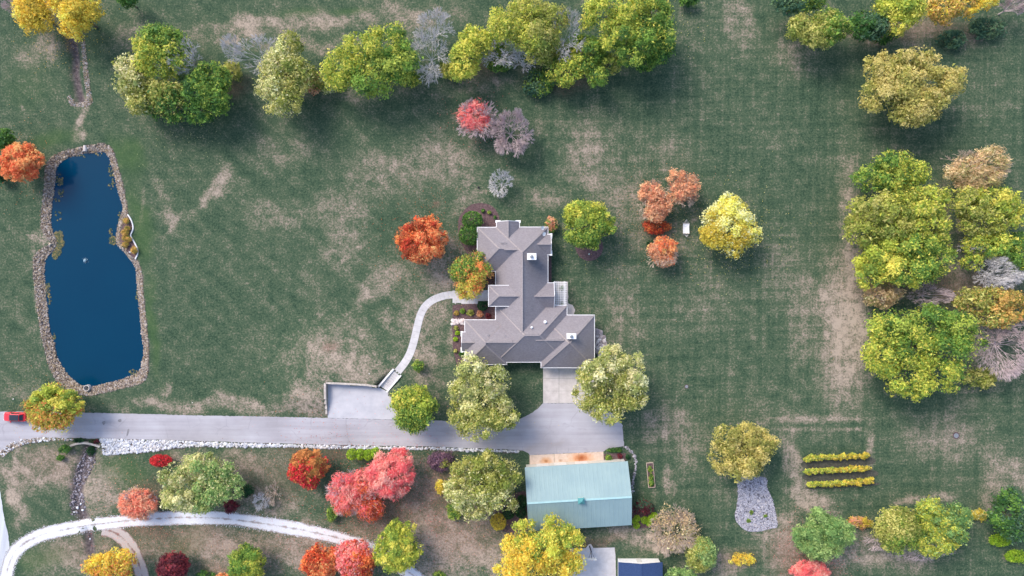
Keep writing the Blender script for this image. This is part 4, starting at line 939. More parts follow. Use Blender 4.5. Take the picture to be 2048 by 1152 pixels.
# top left
T_('golden tree at the top left corner, left of the creek', 70,28,44,44,9,'gold', lobes=[(62,22,34,38),(85,40,24,25),(62,52,20,18)], size=.3, pal2='mustard', mixdir=(1,-.3))
T_('golden tree over the top of the creek, right of its twin', 152,28,52,50,10,'gold', lobes=[(128,10,32,28),(170,18,36,30),(148,55,30,27),(158,30,36,30)], size=.3, pal2='mustard', mixdir=(1,.8))
B_('bare purplish tree at the very top left corner', 25,10,18,18,6,'pink_bark', levels=4)
T_('small dark green tree cut by the top edge left of centre', 252,-2,24,14,6,'dgreen')
T_('green tree at the top of the cluster east of the creek', 322,98,62,52,10,'green', lobes=[(310,88,42,38),(345,85,36,32),(318,122,48,34),(352,118,30,28)], pal2='ygreen', mixdir=(-1,-1))
T_('pale yellow-green tree at the left of the cluster east of the creek', 268,165,46,58,9,'pale', lobes=[(258,135,30,28),(275,170,36,38),(285,205,32,28),(250,165,24,24)], pal2='olive', mixdir=(1,-1))
T_('olive tree at the bottom middle of the cluster east of the creek', 340,205,44,44,8,'olive', lobes=[(330,185,36,30),(345,215,34,30),(310,215,24,22)], pal2='dgreen', mixdir=(0,-1))
T_('dark green tree at the right of the cluster east of the creek', 412,190,54,60,9,'dgreen', lobes=[(425,155,38,34),(400,185,36,34),(430,200,34,34),(400,228,30,24),(375,160,20,18)], pal2='green', mixdir=(1,1))
B_('grey bare twigs on the right flank of the green cluster', 368,118,30,30,10)
S_('small yellow-green tree between the dark cluster and the bare trees', 462,142,24,26,4.5,'olive')
# treeline
B_('slim bare tree standing left of the tall olive tree', 459,92,14,26,9, levels=4)
B_('pale grey leafless tree left of the tall olive tree', 520,112,48,36,8)
T_('tall olive willow-like tree in the left of the northern treeline', 566,160,58,76,10,'olive', lobes=[(580,92,28,32),(566,135,46,36),(555,170,50,34),(568,210,36,26),(595,150,34,40)], size=.3, pal2='pale', mixdir=(-1,0))
S_('brown-green brush at the foot of the tall olive tree', 628,165,26,26,3,'olive', pal2='rust', mixdir=(0,-1))
T_('broad yellow-green tree in the middle of the northern treeline', 742,122,96,74,11,'green', lobes=[(685,140,44,44),(720,105,46,42),(770,90,48,40),(800,125,40,44),(745,155,56,34),(790,65,26,20)], size=.3, pal2='ygreen', mixdir=(-1,.6))
B_('white leafless tree at the top of the northern treeline', 866,58,36,36,9)
B_('white leafless tree below its twin, left of the yellow tree', 858,108,36,50,8)
B_('low bare brush at the foot of the northern treeline', 860,145,24,18,4,levels=4)
T_('bright yellow-green tree between two leafless trees in the treeline', 935,105,46,56,9,'ygreen', lobes=[(950,80,34,28),(930,115,34,32),(925,142,30,20),(968,95,22,20)])
T_('tall green tree at the top centre of the treeline', 1050,58,76,68,11,'olive', lobes=[(1060,22,44,32),(1020,55,42,36),(1075,70,50,40),(1100,40,36,32),(1075,108,28,22),(1000,40,26,22)], size=.3, pal2='ygreen', mixdir=(-1,-.3))
B_('white leafless branches at the bottom edge of the tall green tree', 1005,103,40,28,7)
B_('small leafless tree low in the treeline right of centre', 1048,122,26,18,6, levels=4)
B_('grey-white leafless tree wedged left of the big green tree', 1128,72,36,48,10)
S_('dull green brush below the centre of the treeline', 1075,165,38,34,3,'teal', pal2='green', mixdir=(1,0))
S_('low green shrub beneath the tall green tree in the treeline', 1000,128,34,20,3.5,'green')
T_('large green tree at the right end of the treeline', 1270,52,80,74,12,'green', lobes=[(1205,30,44,34),(1260,20,46,34),(1310,30,40,34),(1240,70,46,38),(1290,75,42,36),(1330,70,26,36),(1260,112,40,22)], size=.3, pal2='ygreen', mixdir=(-1,1))
T_('smaller green tree in front of the treeline\'s right end', 1145,140,46,34,8,'green', lobes=[(1130,145,34,26),(1165,130,28,26),(1195,155,24,20),(1185,100,26,24)], pal2='ygreen', mixdir=(-1,0))
T_('dark green tree at the lower right tip of the treeline', 1322,95,30,32,8,'dgreen', pal2='green', mixdir=(-1,0))
S_('small green shrub at the top edge right of the treeline', 1378,2,24,10,3,'dgreen')
for i_, (px, py, rx, ry, h_, pl_, p2_, lb_) in enumerate((
    (905,140,30,22,3.5,'olive','ygreen','olive brush below the white leafless trees of the treeline'),
    (1100,112,34,30,5,'olive','green','olive brush between the tall green tree and the treeline\'s right end'),
    (1160,95,30,30,6,'green','ygreen','green brush at the left flank of the treeline\'s right end'),
    (820,160,26,20,3.5,'green','ygreen','green brush below the broad yellow-green tree'),
    (655,165,26,24,4,'olive','pale','pale brush left of the broad yellow-green tree'),
    (1215,128,34,22,6,'green','olive','green brush at the bottom of the treeline\'s right end'),
    (1290,125,30,20,5,'dgreen','green','dark brush below the large green treeline tree'),
    (985,88,30,26,6,'ygreen','green','yellow brush between the bright tree and the tall green tree'))):
    S_(lb_, px, py, rx, ry, h_, pl_, pal2=p2_, mixdir=(1,-1), size=.3)
# top right
T_('dull green tree cut by the top edge, left of the top right grove', 1598,4,58,24,9,'teal', pal2='green', mixdir=(1,0))
T_('olive tree at the lower left of the top right grove', 1637,56,66,40,9,'olive', lobes=[(1610,55,36,30),(1655,50,36,32),(1640,72,42,22),(1680,58,24,24)], pal2='green', mixdir=(1,0))
T_('dark green tree between olive and yellow trees of the top right grove', 1735,52,44,34,8,'dgreen', pal2='teal', mixdir=(1,0))
T_('yellow-green tree at the top of the top right grove', 1795,22,54,44,10,'ygreen', lobes=[(1780,15,40,30),(1815,20,34,30),(1795,48,30,22)])
T_('golden orange tree at the top right grove', 1905,12,58,32,9,'gold', lobes=[(1885,18,36,26),(1930,8,36,24),(1970,2,26,18)], pal2='amber', mixdir=(-1,-1))
S_('dark bluish green shrub at the right end of the top right grove', 1975,55,42,22,3,'teal')
S_('dark green brush in the shade below the golden tree', 1905,78,32,22,2.5,'teal')
S_('low green brush below the yellow tree of the top right grove', 1770,74,28,16,3,'dgreen')
B_('leafless pinkish tree cut by the top right corner', 2030,10,22,18,7,'pink_bark')
T_('solitary broad olive tree on the lawn at the upper right', 1820,176,108,80,11,'khaki', lobes=[(1770,140,44,34),(1830,118,44,26),(1800,170,50,40),(1870,165,50,34),(1905,160,26,30),(1760,190,42,34),(1830,215,50,38),(1865,200,40,28),(1820,235,30,22)], clump=.26, n=15000)
# right grove
T_('green tree at the upper left of the right-hand grove', 1782,345,78,46,9,'green', lobes=[(1745,355,38,30),(1785,325,42,26),(1825,345,36,28),(1790,360,44,26)], pal2='ygreen', mixdir=(1,0))
T_('pinkish tan thinning tree at the top of the right-hand grove', 1955,336,70,42,9,'tan', lobes=[(1930,345,42,30),(1975,325,44,30),(1960,355,46,24)], bare=.6, bark='tan_bark', aspect=3, n=5200, radial=.8, size=.3)
T_('large olive tree in the upper middle of the right-hand grove', 1800,432,112,72,11,'olive', lobes=[(1730,420,38,34),(1780,420,46,36),(1850,410,48,40),(1720,462,36,30),(1780,460,50,32),(1860,450,40,34),(1880,480,22,20)], pal2='ygreen', mixdir=(1,0), n=14000)
T_('yellow tree at the right of the grove, cut close to the frame edge', 1978,425,72,56,10,'ygreen', lobes=[(1940,410,36,34),(1990,405,44,30),(2020,415,28,28),(1960,445,44,30),(2005,435,36,26)], pal2='olive', mixdir=(-1,-1))
T_('bright yellow-green tree in the middle of the right-hand grove', 1815,515,104,62,11,'ygreen', lobes=[(1755,520,44,40),(1800,500,46,34),(1845,490,36,28),(1870,520,40,34),(1815,545,56,30),(1740,555,30,22),(1830,470,28,20)], pal2='green', mixdir=(1,0), n=14000)
T_('green tree at the right frame edge above the leafless branches', 1990,498,64,40,9,'green', lobes=[(1960,495,34,28),(2005,490,40,30),(2040,505,30,36),(1945,525,24,18)], pal2='ygreen', mixdir=(-1,1))
B_('white leafless tree at the right frame edge in the grove', 2000,545,48,30,9, kids=4, rtw=.024)
B_('small white dead branches left of the leafless tree in the grove', 1946,490,24,16,7,levels=4)
T_('orange-tinged olive tree at the right frame edge', 1985,612,74,44,9,'amber', lobes=[(1940,600,36,28),(1990,600,42,28),(2030,615,32,34),(1990,635,44,22)], pal2='olive', mixdir=(-1,0))
B_('pinkish thinning tree between yellow and green trees of the grove', 1862,592,40,22,7,'pink_bark')
T_('thin olive bush at the left edge of the right-hand grove', 1765,590,40,28,6,'tan', bare=.5, bark='tan_bark', n=2600)
T_('very large green tree at the bottom of the right-hand grove', 1848,698,124,94,12,'green', lobes=[(1765,650,36,34),(1800,650,50,36),(1860,640,50,34),(1910,655,40,36),(1770,710,44,44),(1830,700,56,44),(1895,705,50,44),(1940,680,34,30),(1820,760,50,32),(1880,750,52,34),(1830,780,36,18)], clump=.26, pal2='ygreen', mixdir=(-.6,-1), n=17000)
B_('leafless pinkish tree at the right frame edge, below the grove', 2015,690,48,60,8,'pink_bark', kids=4, rtw=.022)
S_('faint olive bush at the lower right of the very large green tree', 1960,755,40,24,4,'olive')
# lawn trees
B_('pink-red thinning maple above the house', 948,236,36,36,6,'pink_bark', leafy=True, pal='pink', n=1900, radial=1.5, aspect=4, size=.3, rtw=.035, levels=5)
B_('pale leafless pinkish tree right of the red maple', 1021,266,37,40,6,'pink_bark', rtw=.035, kids=4)
B_('small white spiky leafless tree north of the house', 1002,370,22,25,4, rtw=.035, kids=4, levels=4)
T_('red-orange maple on the lawn left of the house', 846,480,56,52,8,'redorange', pal2='orange', mixdir=(1,-.6), n=11000, size=.28, clump=.17, radial=.7)
T_('green and orange maple at the front entrance', 944,552,44,48,7,'autumn', pal2='green', mixdir=(-.3,1), lobes=[(930,540,30,30),(955,545,28,32),(940,575,30,26),(950,520,26,20)], size=.28)
S_('upper dark green clipped shrub beside the house\'s northwest corner', 945,441,22,20,3.6,'dgreen', tight=.7, size=.24)
S_('lower dark green clipped shrub beside the house\'s northwest corner', 940,470,24,22,3.8,'dgreen', tight=.7, size=.24)
S_('small round dark boxwood by the front walk', 965,612,11,10,1.5,'boxwood', tight=.9, size=.16)
T_('round lime green tree just east of the house', 1172,448,54,54,8,'ygreen', pal2='green', mixdir=(.3,-1), n=11000, size=.28, clump=.17)
S_('russet shrub at the house\'s northeast corner', 1103,449,15,18,2.4,'rust', pal2='green', mixdir=(0,-1))
T_('rust-brown tree, left one of the pair north of the hammock', 1310,400,34,44,6,'rust', bare=.5, bark='tan_bark', n=4200, size=.26, lobes=[(1300,385,24,26),(1318,405,28,28),(1310,425,26,20)])
T_('rust-brown tree, right one of the pair north of the hammock', 1365,376,34,40,6,'rust', bare=.6, bark='tan_bark', n=3600, size=.26, lobes=[(1352,355,20,20),(1375,375,26,26),(1360,385,24,22)])
S_('red-leaved bush below the rust-brown pair of trees', 1314,453,32,16,2.4,'redorange', size=.24)
T_('small orange tree below the red-leaved bush', 1328,505,32,32,5,'orange', pal2='rust', mixdir=(-1,-1), n=3800, size=.26, bare=.4, bark='tan_bark')
S_('small dark green shrub beside the small orange tree', 1302,488,11,11,1.6,'boxwood', size=.2)
T_('pale yellow tree right of the hammock', 1457,456,66,64,8,'lemon', pal2='mustard', mixdir=(-.4,-1), n=12000, size=.28, clump=.17)
T_('orange tree at the left frame edge beside the pond', 42,324,45,42,7,'orange', n=8000, size=.28, clump=.16, radial=.8)
T_('dark evergreen behind the orange tree at the left frame edge', 8,280,24,26,6,'dgreen')
S_('dark green brush below the orange tree at the left frame edge', 2,350,18,22,3,'boxwood')
T_('yellow and orange tree overhanging the drive beside the red car', 105,816,59,50,8,'ygreen', pal2='autumn', mixdir=(-.3,-1), n=11500, size=.28, clump=.16, radial=.8)
T_('yellow-green tree beside the parking pad', 829,815,47,54,8,'ygreen', pal2='green', mixdir=(.5,-1), n=9500, size=.28)
T_('tall pale olive tree between the drive and the house', 964,800,75,88,11,'pale', lobes=[(945,735,34,28),(985,765,40,32),(930,785,40,34),(975,815,50,40),(960,855,46,30),(925,830,30,28),(1005,830,34,30)], pal2='olive', mixdir=(-.4,-1), size=.3, n=14000)
T_('pale olive tree overhanging the garage apron', 1220,770,80,78,11,'pale', lobes=[(1225,720,36,30),(1190,750,40,34),(1255,745,40,36),(1175,790,34,34),(1220,790,46,36),(1265,785,36,34),(1215,825,40,24)], pal2='olive', mixdir=(-.4,-1), size=.3, n=13500)
S_('small green sapling on the slope above the parking pad', 837,731,13,14,2.6,'green', size=.22)
T_('olive tree standing at the head of the gravel bed', 1485,900,72,58,9,'khaki', lobes=[(1455,880,34,30),(1495,865,30,24),(1520,890,36,32),(1445,915,32,28),(1490,915,44,32),(1480,940,38,20)], size=.3)
# south of the drive
T_('large pale green willow south of the drive', 400,968,88,60,9,'pale', lobes=[(350,950,32,28),(400,935,44,30),(440,950,40,30),(360,990,38,30),(420,980,52,34),(460,975,30,26),(395,1005,40,22)], pal2='fresh', mixdir=(1,-.3), size=.28, n=14000)
S_('crimson burning bush at the top left of the pale willow', 322,921,24,13,2.2,'crimson', size=.2, tight=.5)
T_('salmon pink thin-leaved tree left of the pale willow', 274,1006,42,32,5,'salmon', bare=.35, bark='pink_bark', n=6500, size=.26, aspect=3, radial=1.0)
S_('dark red shrub at the lower right of the pale willow', 462,1012,17,16,2.2,'darkred', size=.22)
S_('small dark green shrub right of the pale willow', 493,981,15,16,2.2,'boxwood', size=.22)
B_('small white leafless shrub right of the pale willow', 522,1000,16,18,2.6, levels=4)
B_('pale leafless brush beside the small leafless shrub', 546,985,14,24,2.4,'tan_bark', levels=4)
T_('round red and olive maple south of the drive', 615,938,44,40,7,'russet', pal2='crimson', mixdir=(-.6,-1), n=8500, size=.27, clump=.17)
for i, (px, py) in enumerate(((704,908),(722,908),(737,909),(752,906))):
    S_(['leftmost', 'second from left', 'third from left', 'rightmost'][i]+' of four bright green clipped conifers below the drive', px, py, 10 if i else 11, 12, 3.0,'chart', tight=.8, size=.2, group='clipped conifers below the drive')
T_('pink-red thin-leaved maple, left of the pair', 712,990,56,54,7,'pink', lobes=[(695,980,40,34),(730,970,34,36),(740,1015,32,26),(700,1005,36,26)], pal2='redorange', mixdir=(1,-1), n=10500, size=.26, aspect=3.2, radial=1.4, bare=.25, bark='pink_bark')
T_('bright pink-red maple, right of the pair', 785,950,53,54,8,'pink', n=12500, size=.26, aspect=3.2, radial=1.4, clump=.16)
S_('green brush behind the left pink-red maple', 664,1025,14,20,2.5,'green', size=.24)
S_('purple-grey smoke bush below the drive', 880,922,30,24,2.6,'purple', size=.22)
S_('dark olive shrub inside the purple smoke bush', 890,926,13,12,2.9,'olive', size=.22)
T_('olive tree left of the barn', 966,972,78,72,10,'olive', lobes=[(935,940,34,30),(975,935,40,32),(1010,950,36,34),(920,980,34,34),(965,975,46,38),(1000,995,36,28),(950,1015,40,22)], pal2='pale', mixdir=(-.3,-1), size=.3, n=13500)
S_('yellow shrub at the left of the olive tree by the barn', 884,975,17,17,2.2,'gold', size=.22, pal2='mustard', mixdir=(1,0))
S_('green brush at the lower left of the olive tree by the barn', 908,1022,18,22,2.6,'green', size=.24)
S_('olive-yellow rounded shrub near the barn\'s southwest corner', 997,1043,17,18,2.6,'mustard', size=.22, tight=.6)
S_('left dark green rounded shrub beside the barn', 1017,1026,13,13,2.2,'boxwood', size=.2, tight=.7)
S_('right dark green rounded shrub beside the barn', 1044,1003,12,14,2.2,'boxwood', size=.2, tight=.7)
S_('lower dark green shrub beside the barn', 1042,1025,12,12,1.8,'boxwood', size=.2, tight=.5)
T_('yellow tree in front of the barn\'s south side', 1075,1098,90,58,11,'ygreen', lobes=[(1050,1060,24,24),(1105,1045,20,20),(1125,1065,28,24),(1145,1085,26,26),(1040,1105,40,34),(1090,1095,46,36),(1120,1125,46,32),(1050,1135,44,26),(1015,1140,30,18)], pal2='gold', mixdir=(-.3,-1), size=.3, n=14500, clump=.28)
T_('orange-red tree at the bottom edge, left of the red one', 640,1125,38,38,7,'redorange', pal2='orange', mixdir=(1,-1), size=.27, n=7500)
T_('bright red tree at the bottom edge beside the gravel lane', 708,1120,46,42,7,'redorange', pal2='pink', mixdir=(-1,1), size=.27, n=8500)
T_('yellow-green round tree at the end of the gravel lane', 793,1098,50,52,8,'ygreen', size=.28, n=10000, clump=.17)
T_('green tree at the bottom edge below the gravel lane', 492,1127,38,36,6,'green', pal2='ygreen', mixdir=(1,-1), size=.27, n=7000)
T_('dark purple-red tree at the bottom edge', 346,1132,36,28,5,'darkred', size=.26, n=6000)
T_('golden orange tree at the bottom edge near the track', 222,1132,56,28,6,'gold', pal2='autumn', mixdir=(.5,-1), lobes=[(200,1130,32,24),(240,1120,34,24),(225,1145,44,18)], size=.28)
S_('low dark green shrub at the bottom edge', 412,1150,24,9,1.6,'dgreen', size=.22)
S_('small orange shrub at the bottom edge', 445,1152,16,7,1.4,'orange', size=.22)
S_('small green tuft on the brown lawn at the bottom edge', 878,1150,16,8,1.0,'green', size=.22)
# by the ditch
S_('dark green shrub beside the headwall of the ditch', 130,898,14,10,1.8,'dgreen', size=.22)
S_('smaller green shrub below the one beside the headwall', 121,916,9,7,1.2,'dgreen', size=.2)
S_('dark green plants in the mouth of the ditch', 178,903,10,12,1.2,'boxwood', size=.22)
# east of the barn
S_('dark red twiggy shrub at the barn\'s east end', 1286,1014,24,19,2.4,'darkred', pal2='teal', mixdir=(.5,1), size=.2)
for i, (px, py, r) in enumerate(((1274,1036,7),(1267,1042,5),(1289,1040,8),(1298,1046,7),(1301,1036,6),(1308,1032,8),(1273,1051,7))):
    S_(['upper lime globe shrub nearest the barn\'s southeast corner','small lime globe shrub pressed against the barn\'s east wall','middle lime globe shrub of the cluster at the barn\'s southeast corner','lower middle lime globe shrub right of the barn\'s southeast corner','small lime globe shrub between the middle and outermost ones by the barn','outermost lime globe shrub beside the grey-pink leafless tree','lowest lime globe shrub at the barn\'s southeast corner'][i], px, py, r, r, 1.3,'chart', tight=.9, size=.15, group='lime globe shrubs at the barn corner')
B_('grey-pink leafless spreading tree right of the navy-roofed shed', 1350,1060,52,52,6,'tan_bark', leafy=True, n=1600, size=.22, kids=4)
T_('soft green conifer right of the leafless spreading tree', 1402,1108,34,40,6,'fresh', pal2='olive', mixdir=(-1,0), size=.28, aspect=2.5)
T_('green conifer at the bottom edge below the soft green one', 1362,1155,34,20,6,'fresh', size=.28, aspect=2.5)
S_('small golden shrub right of the soft green conifer', 1485,1119,32,14,1.6,'gold', size=.2, n=900)
# bottom right
T_('light green feathery tree near the bottom right', 1648,1070,56,52,8,'fresh', lobes=[(1640,1040,28,26),(1615,1075,32,28),(1675,1065,34,30),(1645,1095,44,22)], size=.28, n=10000, aspect=2.2)
S_('yellow-brown hedge right of the light green feathery tree', 1718,1045,36,13,1.8,'mustard', pal2='rust', mixdir=(-1,0), size=.22)
T_('dull olive tree at the middle of the bottom right thicket', 1800,1060,56,46,7,'olive', size=.28, n=9500, pal2='green', mixdir=(1,-1))
T_('leafy green tree at the right of the bottom right thicket', 1882,1052,54,56,8,'fresh', lobes=[(1860,1020,28,26),(1880,1050,38,30),(1910,1035,32,26),(1870,1085,36,26),(1905,1070,28,24)], pal2='ygreen', mixdir=(-1,-.5), size=.28, n=10500)
B_('purplish bare brush below the bottom right thicket', 1840,1105,54,18,2.2,'pink_bark', levels=4)
B_('reddish bare brush left of the bottom right thicket', 1755,1085,26,18,2,'pink_bark', levels=4)
S_('cream and olive hedge shrub between thicket and dark tree', 1958,1030,24,12,1.6,'mustard', pal2='pale', mixdir=(1,0), size=.2)
T_('dark green tree at the bottom right frame edge', 2022,1030,44,58,8,'dgreen', pal2='teal', mixdir=(1,0), size=.3)
S_('lime shrub below the dark tree at the bottom right', 2000,1080,24,14,1.6,'chart', size=.2, tight=.4)
S_('lime shrub in the bottom right corner', 2032,1112,24,14,1.6,'chart', size=.2, tight=.3)
T_('red tree cut by the bottom edge below the feathery tree', 1622,1142,40,20,4,'pink', size=.26, aspect=2.5, n=4200)
# small bed plants
for i, (px, py, r) in enumerate(((252,442,6),(250,465,7),(257,478,6),(249,476,5),(251,489,6),(269,500,7),(255,457,5))):
    plant('ornamental_grass', 'grass clump', 'golden brown ornamental grass clump in the bed beside the pond', px, py, r, r, .9, 'amber', shrub=True, low=.05, n=420, size=.2, aspect=7, radial=2.0, group='grass clumps in the pond bed')
for i, (px, py, r, pl_, lb) in enumerate(((913,626,6,'amber','dried ochre perennial at the west end of the front bed'),(925,622,6,'green','green perennial in the front bed nearest the walk'),(941,625,8,'olive','olive perennial in the middle of the front bed'),(960,628,8,'rust','rust-coloured perennial in the front bed'),(976,632,7,'darkred','dark red perennial at the house end of the front bed'),(915,666,5,'chart','upper lime perennial in the west bed'),(911,678,5,'chart','lower lime perennial in the west bed'),(912,656,5,'olive','olive perennial at the top of the west bed'),(911,702,4,'olive','olive perennial at the bottom of the west bed'),(923,708,7,'dgreen','dark green shrub against the house in the west bed'),(966,421,4,'dgreen','small dark plant, left one in the northwest bed'),(979,425,4,'green','small green plant, middle one in the northwest bed'),(990,434,3,'dgreen','small dark plant, right one in the northwest bed'),(1217,916,8,'green','green perennial in the bed by the barn apron'),(1240,912,6,'darkred','dark red perennial in the bed by the barn apron'),(1124,576,5,'dgreen','upper potted green plant under the pergola'),(1124,607,4,'dgreen','lower potted green plant under the pergola'),(1228,900,20,'dgreen','low green ground cover beside the barn apron'),(1255,914,5,'boxwood','small boxwood right of the barn apron bed'))):
    S_(lb, px, py, r, r if r < 15 else 5, .7, pl_, n=420, size=.16)
for i, (px, py, w_, c_, lb) in enumerate(((261,504,5.5,(205,212,222),'large bluish white boulder in the pond-side bed'),(253,498,5,(190,160,130),'tan boulder at the foot of the pond-side bed'),(245,496,4,(205,195,185),'small pale boulder at the waterline of the pond-side bed'),(258,490,4,(185,188,200),'small grey boulder in the middle of the pond-side bed'),(152,1017,7,(225,228,235),'white boulder, left of the cluster in the ditch by the lane'),(162,1022,6,(240,242,246),'white boulder, right of the cluster in the ditch by the lane'),(158,1010,5,(215,218,228),'white boulder, top of the cluster in the ditch by the lane'),(147,1025,4,(230,232,238),'small white boulder at the bottom of the ditch cluster'),(177,1080,4,(200,205,215),'grey boulder in the lower ditch below the lane'),(911,607,4,(200,195,195),'grey boulder at the edge of the front walk'),(27,798,3,(235,230,225),'white stone on the lawn beside the drive mouth'),(385,805,2.4,(230,225,215),'white stone on the dry lawn above the drive'),(741,746,3,(215,210,205),'white rock on the slope above the retaining wall'),(1178,508,4,(190,205,205),'pale stone at the foot of the round lime tree'))):
    x, y, _ = W(px, py); V = IV*(1+rng.normal(0,.12,(12,1)))*np.array([1,.8,.6])*w_*S*.55
    me = np_mesh('boulder', V, IF, col=np.tile(lin(c_)*.8,(12,1))); o = link('boulder', me, M['stone_mix'], None, (x, y, gz(px,py)+w_*S*.2)); o.rotation_euler = (0,0,i*1.3)
    o.modifiers.new('b','BEVEL').width = w_*S*.06; tag(o, lb, 'boulder')

# ------------------------------------------------------------------ lawn lids, log, weeds
for px, py, r_, lb in ((1373,773,.42,'small round drain cover on the lawn right of the pale olive tree'),(1912,871,.7,'round concrete manhole cover on the lawn at the lower right')):
    x, y, _ = W(px, py); lid = empty('manhole_cover', (x, y, 0), lb, 'cover'); n_ = 20
    MB().prism([(r_*math.cos(6.2832*k/n_), r_*math.sin(6.2832*k/n_)) for k in range(n_)], -.05, .07).build('collar', M['mulch'], lid)
    MB().prism([(r_*.68*math.cos(6.2832*k/n_), r_*.68*math.sin(6.2832*k/n_)) for k in range(n_)], .05, .10).build('lid', M['grey_metal'], lid)
x, y, _ = W(1352, 1138)
lg = MB().tube((-.5,.55,.2),(.05,0,.22),.17,.19,9).tube((.05,0,.22),(.5,-.6,.2),.19,.15,9).build('log', M['tan_bark'], None, (x, y, 0), True); tag(lg, 'pale cut log lying left of the soft green conifer', 'log')
S_('dark planting behind the culvert headwall, left part', 157,881,13,4,.7,'boxwood', n=380, size=.18)
S_('dark planting behind the culvert headwall, right part', 188,883,12,4,.7,'darkred', pal2='boxwood', mixdir=(-1,0), n=380, size=.18)
for px, py, r_, lb in ((1503,1025,5,'upper tuft of green weeds in the gravel bed'),(1497,1042,5,'lower tuft of green weeds in the gravel bed'),(1531,1032,4,'right tuft of green weeds in the gravel bed')):
    S_(lb, px, py, r_, r_, .4, 'green', n=120, size=.16)
# ------------------------------------------------------------------ vine rows
for pts in ([(1614,921),(1736,914),(1738,930),(1618,937)], [(1617,947),(1741,940),(1744,955),(1621,962)], [(1622,973),(1746,965),(1746,971),(1624,978)]):
    bed('vineyard_soil_shade', pts, 0.03, True, M['soil'])  # soil strips below the rows, with the vines' cast shade put into their colour
for i, (xa, ya, xb, yb, lb) in enumerate(((1611,917,1733,910,'top'),(1614,943,1738,936,'middle'),(1618,969,1744,961,'bottom'))):
    h = 1.7; x0, y0, _ = W((xa+xb)/2, (ya+yb)/2, .9); row = empty('vine_row', (x0, y0, 0), lb+' of three yellow-green trellised vine rows on the lawn', 'vines', 'vine rows')
    A = np.array(W(xa,ya,.9))-[x0,y0,0]; Bq = np.array(W(xb,yb,.9))-[x0,y0,0]
    L = [tuple(A+(Bq-A)*f)+(.75,.54+g_*.08,.62) for f, g_ in zip(np.linspace(.02,.98,19), rng.normal(0,1,19))]
    L = [(l[0],l[1]+rng.normal(0,.08),1.0,l[3],l[4],l[5]) for l in L]
    V, F, col, cc = leaves(L, 5200, .2, PAL['mustard'], 900+i, .4, 1.4, 0, .3, .15, PAL['ygreen'], (-.2,1))
    link('foliage', np_mesh('foliage', V, F, col=col), M['leaf'], row)
    for f in np.linspace(0,1,7):
        p = A+(Bq-A)*f; MB().tube((p[0],p[1],0),(p[0],p[1],1.75),.05,.05,6).build('post', M['bark'], row)
    MB().tube((A[0],A[1],1.5),(Bq[0],Bq[1],1.5),.01,.01,4).build('wire', M['grey_metal'], row)

# ------------------------------------------------------------------ raised garden bed
x0, y0, _ = W(1301, 949.5, 0)
rb = empty('raised_bed', (x0, y0, 0), 'narrow white-framed raised garden bed with green vegetables east of the barn', 'garden bed', rz=math.radians(5))
for a, b in (((-.65,2.45),(.65,2.45)),((-.65,-2.45),(.65,-2.45)),((-.65,-2.45),(-.65,2.45)),((.65,-2.45),(.65,2.45))):
    MB().beam((*a,.2),(*b,.2),.07,.4).build('board', M['tan_bark'], rb)
MB().box(-.6,-2.4,0,.6,2.4,.3).build('soil', M['mulch'], rb)
V, F, col, cc = leaves([(0,-1.5,.35,.5,.8,.25),(0,-.3,.35,.45,.7,.25),(-.1,1.2,.35,.4,.7,.3)], 1500, .16, PAL['green'], 77, .4, 1.6, 0, .3)
link('vegetables', np_mesh('vegetables', V, F, col=col), M['leaf'], rb)

# ------------------------------------------------------------------ hammock
x0, y0, _ = W(1372, 457, .5)
hm = empty('hammock', (x0, y0, 0), 'white hammock on a stand between the rust-brown trees and the pale yellow tree', 'hammock')
m = MB(); nn = 9; vs = []; 
for j in range(nn):
    v_ = -1+2*j/(nn-1)
    for i in range(5):
        u_ = -1+2*i/4; vs.append((u_*.62, v_*.98, .55+.18*v_*v_-.10*(1-u_*u_)))
m.add(vs, [(j*5+i, j*5+i+1, j*5+i+6, j*5+i+5) for j in range(nn-1) for i in range(4)])
fb = m.build('fabric', M['white_trim'], hm); md = fb.modifiers.new('s','SOLIDIFY'); md.thickness = .03
for j in range(7):
    yy = -.8+.27*j; MB().box(-.6,yy-.03,.67,.6,yy+.0,.70).build('quilt_seam', M['grey_metal'], fb) if False else None
for sg in (-1, 1):
    MB().tube((-.68,sg*1.0,.75),(.68,sg*1.0,.75),.03,.03,6).build('spreader', M['tan_bark'], hm)
    r_ = MB()
    for i in range(7): r_.tube((-.62+i*.207,sg*1.0,.75),(0,sg*1.75,1.05),.012,.012,4)
    r_.build('ropes', M['pale_bark'], hm)
    MB().tube((0,sg*1.75,1.08),(0,sg*1.25,.08),.045,.045,6).tube((-.6,sg*1.25,.06),(.6,sg*1.25,.06),.045,.045,6).build('stand_end', M['grey_metal'], hm)
MB().tube((0,-1.25,.08),(0,1.25,.08),.045,.045,6).build('stand_bar', M['grey_metal'], hm)

# ------------------------------------------------------------------ small black ball-shaped lamp on the lawn
x0, y0, _ = W(957, 375, 0)
me = np_mesh('garden_globe', IV*.28, IF, smooth=True); gl = link('garden_globe', me, M['black_metal'], None, (x0, y0, .27)); md = gl.modifiers.new('s','SUBSURF'); md.levels = 2; md.render_levels = 2
tag(gl, 'small black globe on the lawn left of the white leafless tree', 'globe')

